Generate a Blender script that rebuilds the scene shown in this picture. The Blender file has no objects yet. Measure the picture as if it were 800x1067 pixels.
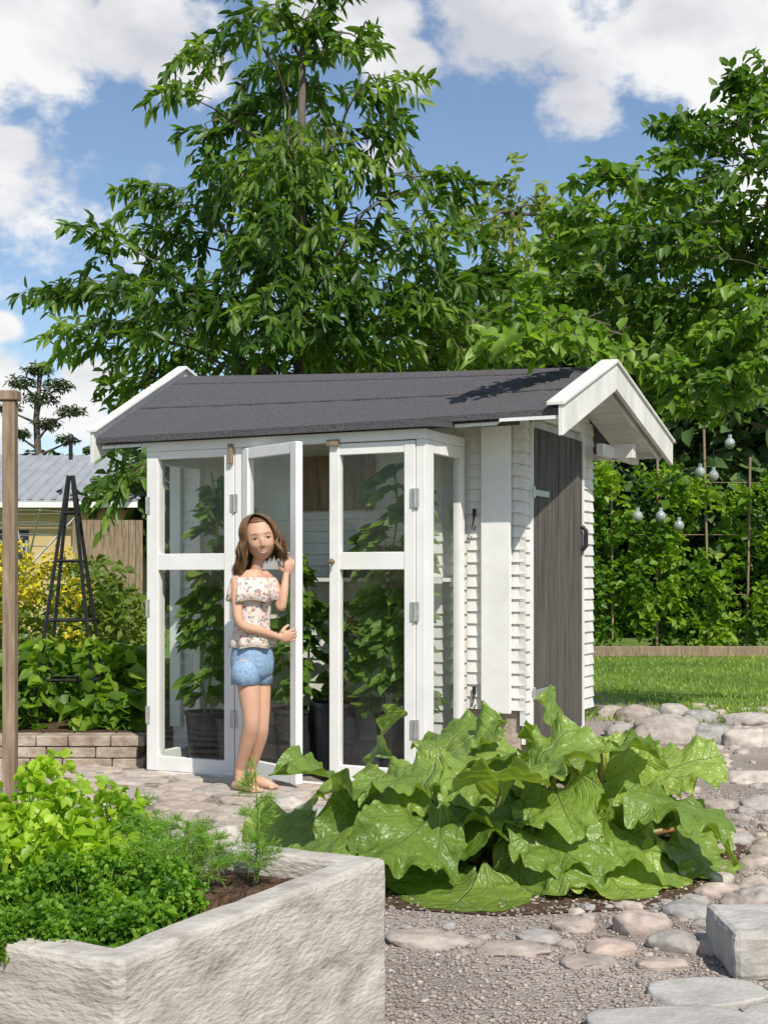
import bpy, math, random
import numpy as np
from mathutils import Vector, Matrix, noise
random.seed(7); rng=np.random.default_rng(7)
F=1400.0; HZ=600.0; CH=1.05
def W(x,y,Y): return np.array([(x-400)*Y/F, Y, CH-(y-HZ)*Y/F])
def G(x,y,z=0.0):
    Y=(CH-z)*F/(y-HZ); return np.array([(x-400)*Y/F,Y,z])
scene=bpy.context.scene
# ---------------- materials
def newmat(name):
    m=bpy.data.materials.new(name); m.use_nodes=True
    nt=m.node_tree; b=nt.nodes['Principled BSDF']; return m,nt,b
def lnk(nt,a,b): nt.links.new(a,b)
def mat_noise(name,c1,c2,scale=8,rough=.8,bump=.2,bscale=None,detail=6,metal=0,spec=.3,c3=None,stretch=None,bdist=.01):
    m,nt,b=newmat(name)
    tc=nt.nodes.new('ShaderNodeTexCoord'); src=tc.outputs['Object']
    if stretch:
        mp=nt.nodes.new('ShaderNodeMapping'); mp.inputs['Scale'].default_value=stretch
        lnk(nt,src,mp.inputs[0]); src=mp.outputs[0]
    n=nt.nodes.new('ShaderNodeTexNoise'); n.inputs['Scale'].default_value=scale; n.inputs['Detail'].default_value=detail; n.inputs['Roughness'].default_value=.65
    lnk(nt,src,n.inputs['Vector'])
    r=nt.nodes.new('ShaderNodeValToRGB'); r.color_ramp.elements[0].position=.32; r.color_ramp.elements[1].position=.68
    r.color_ramp.elements[0].color=(*c1,1); r.color_ramp.elements[1].color=(*c2,1)
    if c3:
        e=r.color_ramp.elements.new(.5); e.color=(*c3,1)
    lnk(nt,n.outputs['Fac'],r.inputs[0]); lnk(nt,r.outputs[0],b.inputs['Base Color'])
    b.inputs['Roughness'].default_value=rough; b.inputs['Metallic'].default_value=metal
    b.inputs['Specular IOR Level'].default_value=spec
    if bump:
        n2=nt.nodes.new('ShaderNodeTexNoise'); n2.inputs['Scale'].default_value=bscale or scale*4; n2.inputs['Detail'].default_value=8
        lnk(nt,src,n2.inputs['Vector'])
        bp=nt.nodes.new('ShaderNodeBump'); bp.inputs['Strength'].default_value=bump; bp.inputs['Distance'].default_value=bdist
        lnk(nt,n2.outputs['Fac'],bp.inputs['Height']); lnk(nt,bp.outputs[0],b.inputs['Normal'])
    return m
def mat_leaf(name,stops,trans=.3,rough=.45,tcol=None,spec=.4):
    m,nt,b=newmat(name)
    a=nt.nodes.new('ShaderNodeAttribute'); a.attribute_name='var'
    r=nt.nodes.new('ShaderNodeValToRGB'); el=r.color_ramp.elements
    el[0].color=(*stops[0],1); el[1].color=(*stops[-1],1)
    for i,s in enumerate(stops[1:-1]):
        e=el.new((i+1)/(len(stops)-1)); e.color=(*s,1)
    lnk(nt,a.outputs['Fac'],r.inputs[0]); lnk(nt,r.outputs[0],b.inputs['Base Color'])
    b.inputs['Roughness'].default_value=rough; b.inputs['Specular IOR Level'].default_value=spec
    if trans>0:
        t=nt.nodes.new('ShaderNodeBsdfTranslucent')
        mx=nt.nodes.new('ShaderNodeMixRGB'); mx.blend_type='MULTIPLY'; mx.inputs[0].default_value=1
        mx.inputs[2].default_value=(*(tcol or (2.4,2.5,.7)),1); lnk(nt,r.outputs[0],mx.inputs[1]); lnk(nt,mx.outputs[0],t.inputs[0])
        ms=nt.nodes.new('ShaderNodeMixShader'); ms.inputs[0].default_value=trans
        lnk(nt,b.outputs[0],ms.inputs[1]); lnk(nt,t.outputs[0],ms.inputs[2])
        lnk(nt,ms.outputs[0],nt.nodes['Material Output'].inputs[0])
    return m
M={}
M['white']=mat_noise('white_paint',(.71,.70,.67),(.81,.80,.77),scale=5,rough=.5,bump=.15,bscale=60,bdist=.003)
M['whitew']=mat_noise('white_weathered',(.58,.56,.51),(.79,.78,.75),scale=6,rough=.7,bump=.3,bscale=40,bdist=.004,stretch=(1,1,.3))
M['roof']=mat_noise('roof_felt',(.042,.040,.043),(.150,.141,.148),scale=150,rough=.95,bump=1,bscale=120,bdist=.006,spec=.15,detail=4)
M['door']=mat_noise('grey_door_paint',(.042,.037,.033),(.15,.132,.115),scale=11,rough=.8,bump=.6,bscale=40,stretch=(5,5,.22),bdist=.006)
M['metal']=mat_noise('galvanised',(.45,.45,.44),(.6,.6,.58),scale=30,rough=.4,bump=.1,metal=.7)
M['black']=mat_noise('black_metal',(.012,.012,.013),(.03,.03,.03),scale=20,rough=.45,bump=.1)
M['plastic']=mat_noise('black_plastic',(.015,.017,.02),(.03,.032,.036),scale=10,rough=.4,bump=.05)
M['found']=mat_noise('foundation_stone',(.22,.165,.12),(.46,.39,.31),scale=9,rough=.95,bump=.9,bscale=20,bdist=.02)
M['brownwood']=mat_noise('old_wood',(.15,.10,.065),(.33,.25,.17),scale=6,rough=.85,bump=.4,stretch=(6,6,.6))
M['bark']=mat_noise('bark',(.06,.05,.035),(.17,.14,.11),scale=10,rough=.9,bump=.8,stretch=(1,1,.4),bdist=.02)
M['twig']=mat_noise('twig',(.07,.07,.035),(.13,.12,.07),scale=10,rough=.8,bump=0)
M['soil']=mat_noise('soil',(.06,.036,.022),(.16,.105,.07),scale=25,rough=1,bump=1,bscale=60,bdist=.03,spec=.1)
M['joint']=mat_noise('paving_joint_sand',(.17,.145,.115),(.33,.29,.235),scale=30,rough=1,bump=.8,bscale=120,spec=.1)
M['interior']=mat_noise('interior_floor',(.14,.12,.10),(.28,.24,.2),scale=12,rough=.95,bump=.6)
M['yellow']=mat_noise('yellow_render',(.50,.36,.17),(.60,.45,.23),scale=2,rough=.85,bump=.1)
M['metalroof']=mat_noise('sheet_roof',(.26,.27,.29),(.36,.37,.39),scale=2,rough=.5,bump=.05)
M['stem']=mat_noise('green_stem',(.12,.20,.03),(.20,.28,.07),scale=20,rough=.6,bump=0)
M['petiole']=mat_noise('rhubarb_stalk',(.26,.10,.05),(.26,.32,.09),scale=4,rough=.4,bump=.1)
L={}
L['cherry']=mat_leaf('cherry_leaf',[(.034,.078,.012),(.062,.130,.018),(.105,.185,.026),(.17,.26,.045)],.38,.42)
L['apple']=mat_leaf('apple_leaf',[(.045,.10,.012),(.080,.16,.020),(.13,.23,.03),(.19,.30,.045)],.38)
L['bg']=mat_leaf('background_leaf',[(.022,.048,.012),(.045,.090,.02),(.08,.14,.03)],0,.8)
L['birch']=mat_leaf('birch_leaf',[(.10,.15,.03),(.17,.23,.05),(.25,.30,.07)],.35)
L['hedge']=mat_leaf('hedge_leaf',[(.045,.10,.012),(.09,.18,.02),(.17,.28,.03),(.27,.36,.045)],.40)
L['tomato']=mat_leaf('tomato_leaf',[(.050,.10,.018),(.09,.165,.026),(.14,.23,.038)],.4)
L['parsley']=mat_leaf('parsley_leaf',[(.05,.13,.010),(.11,.235,.018),(.20,.34,.03)],.35)
L['celery']=mat_leaf('celery_leaf',[(.15,.27,.02),(.27,.40,.03),(.42,.52,.07)],.4)
L['dill']=mat_leaf('dill_leaf',[(.12,.22,.03),(.20,.34,.06),(.28,.42,.09)],.4)
L['yellow']=mat_leaf('yellow_flower',[(.40,.42,.03),(.62,.52,.03),(.7,.6,.05)],.3,tcol=(1.2,1.2,.6))
L['grass']=mat_leaf('grass_blade',[(.14,.22,.03),(.22,.31,.05),(.30,.38,.08)],.35)
L['pine']=mat_leaf('pine_needles',[(.05,.075,.03),(.085,.115,.045)],0,.8)
def mat_glass(name,tint=(.96,.985,.975)):
    m,nt,b=newmat(name); nt.nodes.remove(b)
    t=nt.nodes.new('ShaderNodeBsdfTransparent'); t.inputs[0].default_value=(*tint,1)
    g=nt.nodes.new('ShaderNodeBsdfGlossy'); g.inputs['Roughness'].default_value=.02
    lw=nt.nodes.new('ShaderNodeLayerWeight'); lw.inputs[0].default_value=.5
    pw=nt.nodes.new('ShaderNodeMath'); pw.operation='POWER'; pw.inputs[1].default_value=4.0; lnk(nt,lw.outputs['Facing'],pw.inputs[0])
    ma=nt.nodes.new('ShaderNodeMath'); ma.operation='MULTIPLY_ADD'; ma.inputs[1].default_value=.8; ma.inputs[2].default_value=.05; lnk(nt,pw.outputs[0],ma.inputs[0])
    s=nt.nodes.new('ShaderNodeMixShader'); lnk(nt,ma.outputs[0],s.inputs[0]); lnk(nt,t.outputs[0],s.inputs[1]); lnk(nt,g.outputs[0],s.inputs[2])
    lnk(nt,s.outputs[0],nt.nodes['Material Output'].inputs[0]); return m
M['glass']=mat_glass('window_glass')
M['concrete']=mat_noise('cast_concrete',(.29,.255,.215),(.56,.52,.46),scale=7,rough=.95,bump=.6,bscale=42,bdist=.011,c3=(.45,.415,.365),stretch=(1,1,2.6),detail=10)
M['slab']=mat_noise('slab_stone',(.32,.30,.27),(.52,.49,.45),scale=7,rough=.95,bump=.5,bscale=60,bdist=.01,detail=10)
def mat_gravel(name,cols,scale,bump=1.0):
    m,nt,b=newmat(name)
    tc=nt.nodes.new('ShaderNodeTexCoord')
    v=nt.nodes.new('ShaderNodeTexVoronoi'); v.inputs['Scale'].default_value=scale
    lnk(nt,tc.outputs['Object'],v.inputs['Vector'])
    sp=nt.nodes.new('ShaderNodeSeparateColor'); lnk(nt,v.outputs['Color'],sp.inputs[0])
    r=nt.nodes.new('ShaderNodeValToRGB'); el=r.color_ramp.elements
    el[0].color=(*cols[0],1); el[1].color=(*cols[-1],1)
    for i,s in enumerate(cols[1:-1]):
        e=el.new((i+1)/(len(cols)-1)); e.color=(*s,1)
    lnk(nt,sp.outputs[0],r.inputs[0])
    n=nt.nodes.new('ShaderNodeTexNoise'); n.inputs['Scale'].default_value=1.6; n.inputs['Detail'].default_value=5
    lnk(nt,tc.outputs['Object'],n.inputs['Vector'])
    mr=nt.nodes.new('ShaderNodeMapRange'); mr.inputs[1].default_value=.3; mr.inputs[2].default_value=.7; mr.inputs[3].default_value=.72; mr.inputs[4].default_value=1.15
    lnk(nt,n.outputs['Fac'],mr.inputs[0])
    mx=nt.nodes.new('ShaderNodeMixRGB'); mx.blend_type='MULTIPLY'; mx.inputs[0].default_value=1
    lnk(nt,r.outputs[0],mx.inputs[1]); lnk(nt,mr.outputs[0],mx.inputs[2]); lnk(nt,mx.outputs[0],b.inputs['Base Color'])
    b.inputs['Roughness'].default_value=.9; b.inputs['Specular IOR Level'].default_value=.2
    bp=nt.nodes.new('ShaderNodeBump'); bp.inputs['Strength'].default_value=bump; bp.inputs['Distance'].default_value=.008; bp.invert=True
    lnk(nt,v.outputs['Distance'],bp.inputs['Height']); lnk(nt,bp.outputs[0],b.inputs['Normal'])
    return m
GC=[(.22,.18,.155),(.40,.33,.28),(.30,.265,.24),(.48,.41,.35),(.34,.30,.27)]
M['gravel']=mat_gravel('gravel_mat',GC,110)
M['field']=mat_noise('grass_ground',(.08,.14,.022),(.15,.22,.04),scale=3,rough=.95,bump=.5,bscale=80)
def mat_var(name,stops,scale=12,rough=.85,bump=.6):
    m,nt,b=newmat(name)
    a=nt.nodes.new('ShaderNodeAttribute'); a.attribute_name='var'
    r=nt.nodes.new('ShaderNodeValToRGB'); el=r.color_ramp.elements
    el[0].color=(*stops[0],1); el[1].color=(*stops[-1],1)
    for i,s in enumerate(stops[1:-1]):
        e=el.new((i+1)/(len(stops)-1)); e.color=(*s,1)
    lnk(nt,a.outputs['Fac'],r.inputs[0])
    tc=nt.nodes.new('ShaderNodeTexCoord'); n=nt.nodes.new('ShaderNodeTexNoise'); n.inputs['Scale'].default_value=scale; n.inputs['Detail'].default_value=8; n.inputs['Roughness'].default_value=.7
    lnk(nt,tc.outputs['Object'],n.inputs['Vector'])
    mr=nt.nodes.new('ShaderNodeMapRange'); mr.inputs[1].default_value=.3; mr.inputs[2].default_value=.7; mr.inputs[3].default_value=.55; mr.inputs[4].default_value=1.2
    lnk(nt,n.outputs['Fac'],mr.inputs[0])
    mx=nt.nodes.new('ShaderNodeMixRGB'); mx.blend_type='MULTIPLY'; mx.inputs[0].default_value=1
    lnk(nt,r.outputs[0],mx.inputs[1]); lnk(nt,mr.outputs[0],mx.inputs[2]); lnk(nt,mx.outputs[0],b.inputs['Base Color'])
    b.inputs['Roughness'].default_value=rough; b.inputs['Specular IOR Level'].default_value=.25
    bp=nt.nodes.new('ShaderNodeBump'); bp.inputs['Strength'].default_value=bump; bp.inputs['Distance'].default_value=.012
    lnk(nt,n.outputs['Fac'],bp.inputs['Height']); lnk(nt,bp.outputs[0],b.inputs['Normal'])
    return m
ROCKC=[(.34,.29,.25),(.47,.39,.33),(.38,.37,.35),(.52,.41,.34),(.53,.48,.42),(.30,.28,.27)]
M['rock']=mat_var('field_stone',ROCKC,16,.9,.8)
M['pebble']=mat_var('pebble_mat',GC,40,.9,.2)
M['paver']=mat_var('flagstone',[(.46,.37,.30),(.52,.44,.37),(.44,.40,.35),(.52,.42,.34)],16)
# ---------------- mesh helpers
def mk(name,verts,faces,mat,parent=None,smooth=False,var=None,bevel=0):
    me=bpy.data.meshes.new(name)
    verts=np.asarray(verts,dtype=np.float32).reshape(-1,3)
    if isinstance(faces,np.ndarray):
        k=faces.shape[1]; n=len(faces)
        me.vertices.add(len(verts)); me.vertices.foreach_set('co',verts.ravel())
        me.loops.add(n*k); me.loops.foreach_set('vertex_index',faces.astype(np.int32).ravel())
        me.polygons.add(n); me.polygons.foreach_set('loop_start',np.arange(n,dtype=np.int32)*k); me.polygons.foreach_set('loop_total',np.full(n,k,dtype=np.int32))
        me.update(calc_edges=True); me.validate()
    else:
        me.from_pydata([tuple(map(float,v)) for v in verts],[],[tuple(int(i) for i in f) for f in faces]); me.update()
    if var is not None:
        a=me.attributes.new('var','FLOAT','POINT'); a.data.foreach_set('value',np.asarray(var,dtype=np.float32))
    if smooth: me.polygons.foreach_set('use_smooth',np.ones(len(me.polygons),dtype=bool))
    me.materials.append(mat)
    o=bpy.data.objects.new(name,me); scene.collection.objects.link(o)
    if parent: o.parent=parent
    if bevel:
        b=o.modifiers.new('b','BEVEL'); b.width=bevel; b.segments=2; b.limit_method='ANGLE'
    return o
def empty(name,loc=(0,0,0),rz=0):
    e=bpy.data.objects.new(name,None); e.location=loc; e.rotation_euler=(0,0,rz); e.empty_display_size=.1
    scene.collection.objects.link(e); return e
class MB:
    def __init__(s): s.v=[]; s.f=[]
    def hex(s,p):
        b=len(s.v); s.v+= [tuple(map(float,q)) for q in p]
        for f in ((0,3,2,1),(4,5,6,7),(0,1,5,4),(1,2,6,5),(2,3,7,6),(3,0,4,7)): s.f.append(tuple(b+i for i in f))
    def box(s,x0,x1,y0,y1,z0,z1):
        s.hex([(x0,y0,z0),(x1,y0,z0),(x1,y1,z0),(x0,y1,z0),(x0,y0,z1),(x1,y0,z1),(x1,y1,z1),(x0,y1,z1)])
    def quad(s,a,b_,c,d):
        b=len(s.v); s.v+=[a,b_,c,d]; s.f.append((b,b+1,b+2,b+3))
    def tube(s,pts,rad,n=6,cap=True):
        pts=[np.asarray(p,float) for p in pts]; k=len(pts); b=len(s.v)
        if np.isscalar(rad): rad=[rad]*k
        up=None
        for i in range(k):
            t=pts[min(i+1,k-1)]-pts[max(i-1,0)]; t=t/(np.linalg.norm(t)+1e-9)
            if up is None:
                up=np.array([0,0,1.]) if abs(t[2])<.9 else np.array([1.,0,0])
            a=np.cross(t,up); a/=np.linalg.norm(a)+1e-9; c=np.cross(a,t); up=c
            for j in range(n):
                w=2*math.pi*j/n; s.v.append(tuple(pts[i]+rad[i]*(a*math.cos(w)+c*math.sin(w))))
        for i in range(k-1):
            for j in range(n):
                s.f.append((b+i*n+j,b+i*n+(j+1)%n,b+(i+1)*n+(j+1)%n,b+(i+1)*n+j))
        if cap:
            s.f.append(tuple(b+j for j in range(n))[::-1]); s.f.append(tuple(b+(k-1)*n+j for j in range(n)))
    def ell(s,c,r,nu=12,nv=8,R=None):
        b=len(s.v); c=np.asarray(c,float)
        for i in range(nv+1):
            ph=math.pi*i/nv
            for j in range(nu):
                th=2*math.pi*j/nu
                p=np.array([r[0]*math.sin(ph)*math.cos(th),r[1]*math.sin(ph)*math.sin(th),r[2]*math.cos(ph)])
                if R is not None: p=R@p
                s.v.append(tuple(c+p))
        for i in range(nv):
            for j in range(nu):
                s.f.append((b+i*nu+j,b+(i+1)*nu+j,b+(i+1)*nu+(j+1)%nu,b+i*nu+(j+1)%nu))
    def loft(s,rings,n=32,cap=True,wave=None):
        b=len(s.v)
        for (c,rx,ry,ang,wv) in rings:
            ca,sa=math.cos(ang),math.sin(ang)
            for j in range(n):
                t=2*math.pi*j/n
                k=1+wv*math.sin(7*t+1)+wv*.6*math.sin(11*t)
                x=rx*k*math.cos(t); y=ry*k*math.sin(t)
                s.v.append((c[0]+x*ca-y*sa,c[1]+x*sa+y*ca,c[2]+wv*.06*math.sin(5*t)))
        for i in range(len(rings)-1):
            for j in range(n):
                s.f.append((b+i*n+j,b+i*n+(j+1)%n,b+(i+1)*n+(j+1)%n,b+(i+1)*n+j))
        if cap:
            s.f.append(tuple(b+j for j in range(n))[::-1]); s.f.append(tuple(b+(len(rings)-1)*n+j for j in range(n)))
    def obj(s,name,mat,parent=None,bevel=0,smooth=False): return mk(name,s.v,s.f,mat,parent,smooth,None,bevel)
def nrm(a): return a/(np.linalg.norm(a,axis=-1,keepdims=True)+1e-9)
def leaves(name,P,D,N,Ln,Wd,mat,parent=None,var=None,droop=.15,fold=.22):
    P=np.asarray(P,float); n=len(P); D=nrm(np.asarray(D,float)); N=np.asarray(N,float)
    N=nrm(N-D*np.sum(N*D,1,keepdims=True)); S=np.cross(D,N)
    Ln=np.broadcast_to(np.asarray(Ln,float).reshape(-1,1),(n,1)); Wd=np.broadcast_to(np.asarray(Wd,float).reshape(-1,1),(n,1))
    z=np.zeros((n,3)); z[:,2]=-1
    v=np.stack([P, P+D*Ln*.3+S*Wd*.5+N*Wd*fold, P+D*Ln*.7+S*Wd*.36+N*Wd*fold*.8+z*droop*Ln*.4, P+D*Ln+z*droop*Ln,
                P+D*Ln*.7-S*Wd*.36+N*Wd*fold*.8+z*droop*Ln*.4, P+D*Ln*.3-S*Wd*.5+N*Wd*fold],1).reshape(-1,3)
    b=np.arange(n)[:,None]*6
    f=np.concatenate([b+np.array([[0,1,2,3]]),b+np.array([[0,3,4,5]])],0)
    if var is None: var=rng.random(n)
    return mk(name,v,f,mat,parent,False,np.repeat(var,6))
def rdir(n): return nrm(rng.normal(size=(n,3)))
def clumpvar(P,s=1.5,amp=.8,seed=0.):
    return np.clip([.5+amp*noise.noise(Vector((p[0]*s+seed,p[1]*s,p[2]*s))) for p in P]+rng.normal(0,.17,len(P)),0,1)
def scatter(name,P,mat,Ln,Wd,parent=None,upb=1.0,out=None,jit=.3,vs=1.5):
    n=len(P); D=rdir(n); D[:,2]=D[:,2]*.5-.15
    if out is not None: D=D+out
    N=rdir(n)*.8; N[:,2]+=upb
    l=Ln*(1+jit*rng.normal(size=n)).clip(.4,1.7)
    return leaves(name,P,D,N,l,Wd*l/Ln,mat,parent,clumpvar(P,vs))
def in_ell(n,c,r,shell=.5):
    d=rdir(n); k=(rng.random(n)**(shell*.66))[:,None]; return np.asarray(c)+d*k*np.asarray(r)
# ---------------- trees
def tree(name,base,blobs,depth,tpl,leafmat,Ll,Lw,trunk,tr=.12,nleaf=18,twl=.4,dens=1.0,droopy=.5,dspread=1.0,lt=1.0,front=None):
    e=empty(name); br=MB(); tw=MB()
    trunk=[np.asarray(p,float) for p in trunk]
    br.tube(trunk,[tr*(1-.8*i/(len(trunk)-1)) for i in range(len(trunk))],8)
    P=[];D=[];N=[]
    for (x,y,rx,ry,*o) in blobs:
        dy=o[0] if o else rng.normal()*.45*dspread
        Y=depth+dy; c=W(x,y,Y); R=np.array([rx*Y/F,max(rx,ry)*Y/F*.9,ry*Y/F])
        zs=c[2]-.7*np.linalg.norm(c[:2]-trunk[-1][:2])*.8
        k=min(range(len(trunk)),key=lambda i:abs(trunk[i][2]-zs)); a=trunk[k]
        if front is not None and dy<-1.2: a=np.array(front); 
        dv=c-a; pts=[a+dv*t+np.array([.06*math.sin(7*t+x),.1*math.sin(5*t+y),.28*math.sin(math.pi*t)*np.linalg.norm(dv)*.3]) for t in np.linspace(0,1,6)]
        br.tube(pts,[tr*lt*q*(.4 if (front is not None and dy<-1.2) else 1) for q in (.26,.21,.17,.13,.09,.05)],5)
        nt_=int(tpl*dens*(R[0]*R[2]*3.14+.05))
        pts=in_ell(nt_,c,R,.6)
        for p in pts:
            od=nrm(p-trunk[min(k+1,len(trunk)-1)]+np.array([0,0,.3])+rng.normal(size=3)*.5)
            st=p-od*twl*.5
            q1=p; q2=p+od*twl*.35+np.array([0,0,-.1*droopy*twl*2]); q3=q2+od*twl*.3+np.array([0,0,-.35*droopy*twl])
            if rng.random()<.4: tw.tube([c+(st-c)*.2,(c+st)/2+np.array([0,0,.05]),st,q1],[.010,.008,.006,.004],3,False)
            tw.tube([st,q1,q2,q3],[.005,.004,.003,.002],3,False)
            seg=[st,q1,q2,q3]
            for t in np.linspace(.25,2.98,nleaf):
                i=int(t); w=t-i; pp=seg[i]*(1-w)+seg[i+1]*w
                P.append(pp+rng.normal(size=3)*.012)
                d=od*.7+rng.normal(size=3)*.75; d[2]-=droopy*1.1; D.append(d)
                nn=rng.normal(size=3)*.5; nn[2]+=.9; nn[1]-=.15; N.append(nn)
    P=np.array(P);D=np.array(D);N=np.array(N); n=len(P)
    l=Ll*(1+.22*rng.normal(size=n)).clip(.5,1.5)
    leaves('foliage',P,D,N,l,Lw*l/Ll,leafmat,e,clumpvar(P,1.6,.9))
    br.obj('trunk_and_limbs',M['bark'],e,smooth=True); tw.obj('twigs',M['twig'],e)
    return e
ct=[np.array([-.66,11.3,0]),np.array([-.70,11.3,1.2]),np.array([-.66,11.25,2.4]),np.array([-.72,11.3,3.4]),np.array([-.70,11.3,4.4]),np.array([-.68,11.3,5.6])]
tree('cherry_tree',None,[(312,20,38,45),(345,-25,30,30),(262,20,25,20),(225,55,38,18),(190,98,22,11),(372,45,28,18),(395,88,34,22),(305,95,56,40),(240,130,42,24),(410,135,24,12),(350,160,66,34),(300,165,50,36,-.5),
 (250,190,72,34),(160,205,33,16),(440,190,38,18),(180,250,56,24),(115,248,32,12),(330,245,100,42),(290,250,70,42,-.7),(445,250,45,30),(95,300,50,18),(190,310,82,32),(320,320,98,46),(300,330,90,40,-.8),(430,310,66,36),(410,340,60,36,-.7),(500,300,38,26),
 (110,345,46,22),(200,365,78,30),(310,375,100,30),(420,370,80,30),(505,355,42,36),(65,300,20,9),(150,395,36,20),(160,435,24,26),(132,490,20,26),(470,345,50,36)],11.3,48,L['cherry'],.130,.046,ct,.12,20,.42,1.0,.55,1,.7)
at=[np.array([4.3,9.8,0]),np.array([4.2,9.7,1.2]),np.array([3.9,9.5,2.4]),np.array([3.5,9.3,3.2]),np.array([3.2,9.0,3.9])]
tree('apple_tree',None,[(770,120,36,24),(800,90,38,26),(735,160,42,26),(690,205,36,22),(745,215,58,36),(650,250,40,24),(610,230,24,14),(700,265,58,36),(780,260,60,50),(615,300,44,27),(575,325,34,22),
 (542,366,30,12,-2.1),(582,360,36,14,-2.0),(600,335,40,20,-1.4),(655,320,55,36),(720,330,60,40),(790,340,50,45),(640,368,36,12,-1.3),(700,385,45,22),(760,400,50,30),(850,150,70,60),(870,250,70,70),(860,370,70,50),(720,130,24,12),(640,190,28,14),(585,270,28,18),(740,425,40,18,.3),(690,415,30,14,.6)],8.9,88,L['apple'],.085,.048,at,.09,18,.32,1.0,.3,.8,.45,front=W(640,345,8.3))
bt=[np.array([2.1,22,0]),np.array([2.2,22,3]),np.array([2.0,22,5]),np.array([2.1,22,7])]
tree('birch_tree',None,[(520,200,38,24),(560,215,42,32),(500,235,38,32),(545,260,50,35),(590,240,40,40),(530,310,60,50),(610,320,60,60)],22,12,L['birch'],.18,.10,bt,.15,14,.7,1.0,.4)
def mass(name,blobs,mat,Ln,Wd,dens):
    Ps=[]
    for (x,y,rx,ry,Y) in blobs:
        c=W(x,y,Y); R=np.array([rx*Y/F,max(.6,rx*Y/F*.6),ry*Y/F])
        n=int(dens*rx*ry/1000)
        cc=in_ell(max(6,n//60),c,R,.6)
        for q in cc: Ps.append(in_ell(60,q,R*.28,.6))
    P=np.concatenate(Ps); P=P[P[:,2]>0.0]
    return scatter(name,P,mat,Ln,Wd,None,.8,None,.3,.5)
mass('background_trees',[(560,400,110,80,24),(700,400,110,90,23),(800,430,110,90,22),(640,520,90,70,22),(760,520,110,60,22),(560,560,80,60,25),(880,420,100,110,23),(700,600,150,60,24),
  (300,520,200,70,26),(120,600,120,40,30),(60,500,90,28,44),(140,490,60,36,40),(-60,500,90,40,42),(0,560,80,40,38),(990,500,150,100,24),(450,500,120,80,25),(90,560,60,30,36)],L['bg'],.30,.20,560)
pe=empty('pine_tree'); p=MB(); X0=W(40,600,42)
p.tube([(X0[0],42,0),(X0[0]+.1,42,3),(X0[0]-.05,42,6),(X0[0]+.1,42,7.6)],[.18,.15,.1,.05],7)
PP=[]
for (dx,z,r) in [(0,7.5,.5),(-.5,7.1,.5),(.6,7.0,.55),(.1,6.6,.6),(-.9,6.3,.45),(1.0,6.2,.5),(.3,5.8,.5),(-.6,5.5,.4),(.9,5.3,.35)]:
    p.tube([(X0[0],42,z-.5),(X0[0]+dx,42,z-.1)],[.05,.02],4); PP.append(in_ell(300,(X0[0]+dx,42,z),(r,r,r*.38),.7))
p.obj('trunk',M['bark'],pe); scatter('needles',np.concatenate(PP),L['pine'],.16,.05,pe)
# ---------------- ground
gz=MB(); gz.v=[(-300,-60,0),(300,-60,0),(300,500,0),(-300,500,0)]; gz.f=[(0,1,2,3)]; gz.obj('ground',M['field'])
def sheet(name,pts,z,mat,sub=0):
    m=MB(); m.v=[(x,y,z) for x,y in pts]; m.f=[tuple(range(len(pts)))]; return m.obj(name,mat)
sheet('gravel_yard',[(-5,-3),(6,-3),(6,8.4),(3.4,9.0),(2.4,10.2),(1.9,12),(-4,13),(-5,9)],.004,M['gravel'])
sheet('rhubarb_bed_soil',[(-.45,4.6),(-.1,4.25),(.35,4.12),(.8,4.2),(1.15,4.5),(1.4,5.2),(1.2,6.0),(.7,6.3),(-.2,6.2),(-.6,5.4)],.008,M['soil'])
sheet('paving_bed_sand',[(-2.6,6.9),(-2.2,5.3),(-.9,4.95),(-.35,5.1),(.2,6.2),(-.2,6.75),(-1.3,7.2),(-1.3,7.45),(-2.6,7.35)],.0085,M['joint'])
n=26000; P=np.stack([rng.uniform(1.2,8.5,n),8.6+9*rng.random(n)**1.3,np.zeros(n)],1)
P=P[(P[:,1]>9.4-.15*(P[:,0]-3))]; n=len(P)
D=rng.normal(size=(n,3))*.45; D[:,2]=1; 
leaves('lawn_grass',P,D,rng.normal(size=(n,3)),.03+.03*rng.random(n),.012,L['grass'],None,clumpvar(P,.8),0,.1)
# ---------------- rocks
def icos(sub):
    import bmesh
    bm=bmesh.new(); bmesh.ops.create_icosphere(bm,subdivisions=sub,radius=1); bm.verts.ensure_lookup_table()
    v=np.array([x.co[:] for x in bm.verts]); f=np.array([[q.index for q in a.verts] for a in bm.faces]); bm.free(); return v,f
I3=icos(4)
def rockset(name,items,mat,flat=1.0,rough=.22,pw=.85,cut=7):
    V=[];Fc=[];va=[];b=0
    for i,(x,y,z,sx,sy,sz,rot) in enumerate(items):
        v,f=I3; s=rng.uniform(0,50,3)
        d=np.array([noise.fractal(Vector(q*1.1+s),.9,2.0,4) for q in v])
        p=v*(1+rough*d)[:,None]
        for _ in range(cut):
            nn=nrm(rng.normal(size=3)); h=rng.uniform(.72,.95); q=p@nn; ex=np.maximum(q-h,0); p=p-nn*(ex*.85)[:,None]
        p=np.sign(p)*np.abs(p)**pw
        if flat<1: p[:,2]=np.minimum(p[:,2],flat+.08*(p[:,2]-flat))
        c,sn=math.cos(rot),math.sin(rot); p=p*np.array([sx,sy,sz])
        p=np.stack([p[:,0]*c-p[:,1]*sn+x,p[:,0]*sn+p[:,1]*c+y,p[:,2]+z],1)
        V.append(p);Fc.append(f+b);b+=len(p);va.append(np.full(len(p),rng.random()))
    return mk(name,np.concatenate(V),np.concatenate(Fc),mat,None,True,np.concatenate(va))
items=[]; occ=[]
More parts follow.
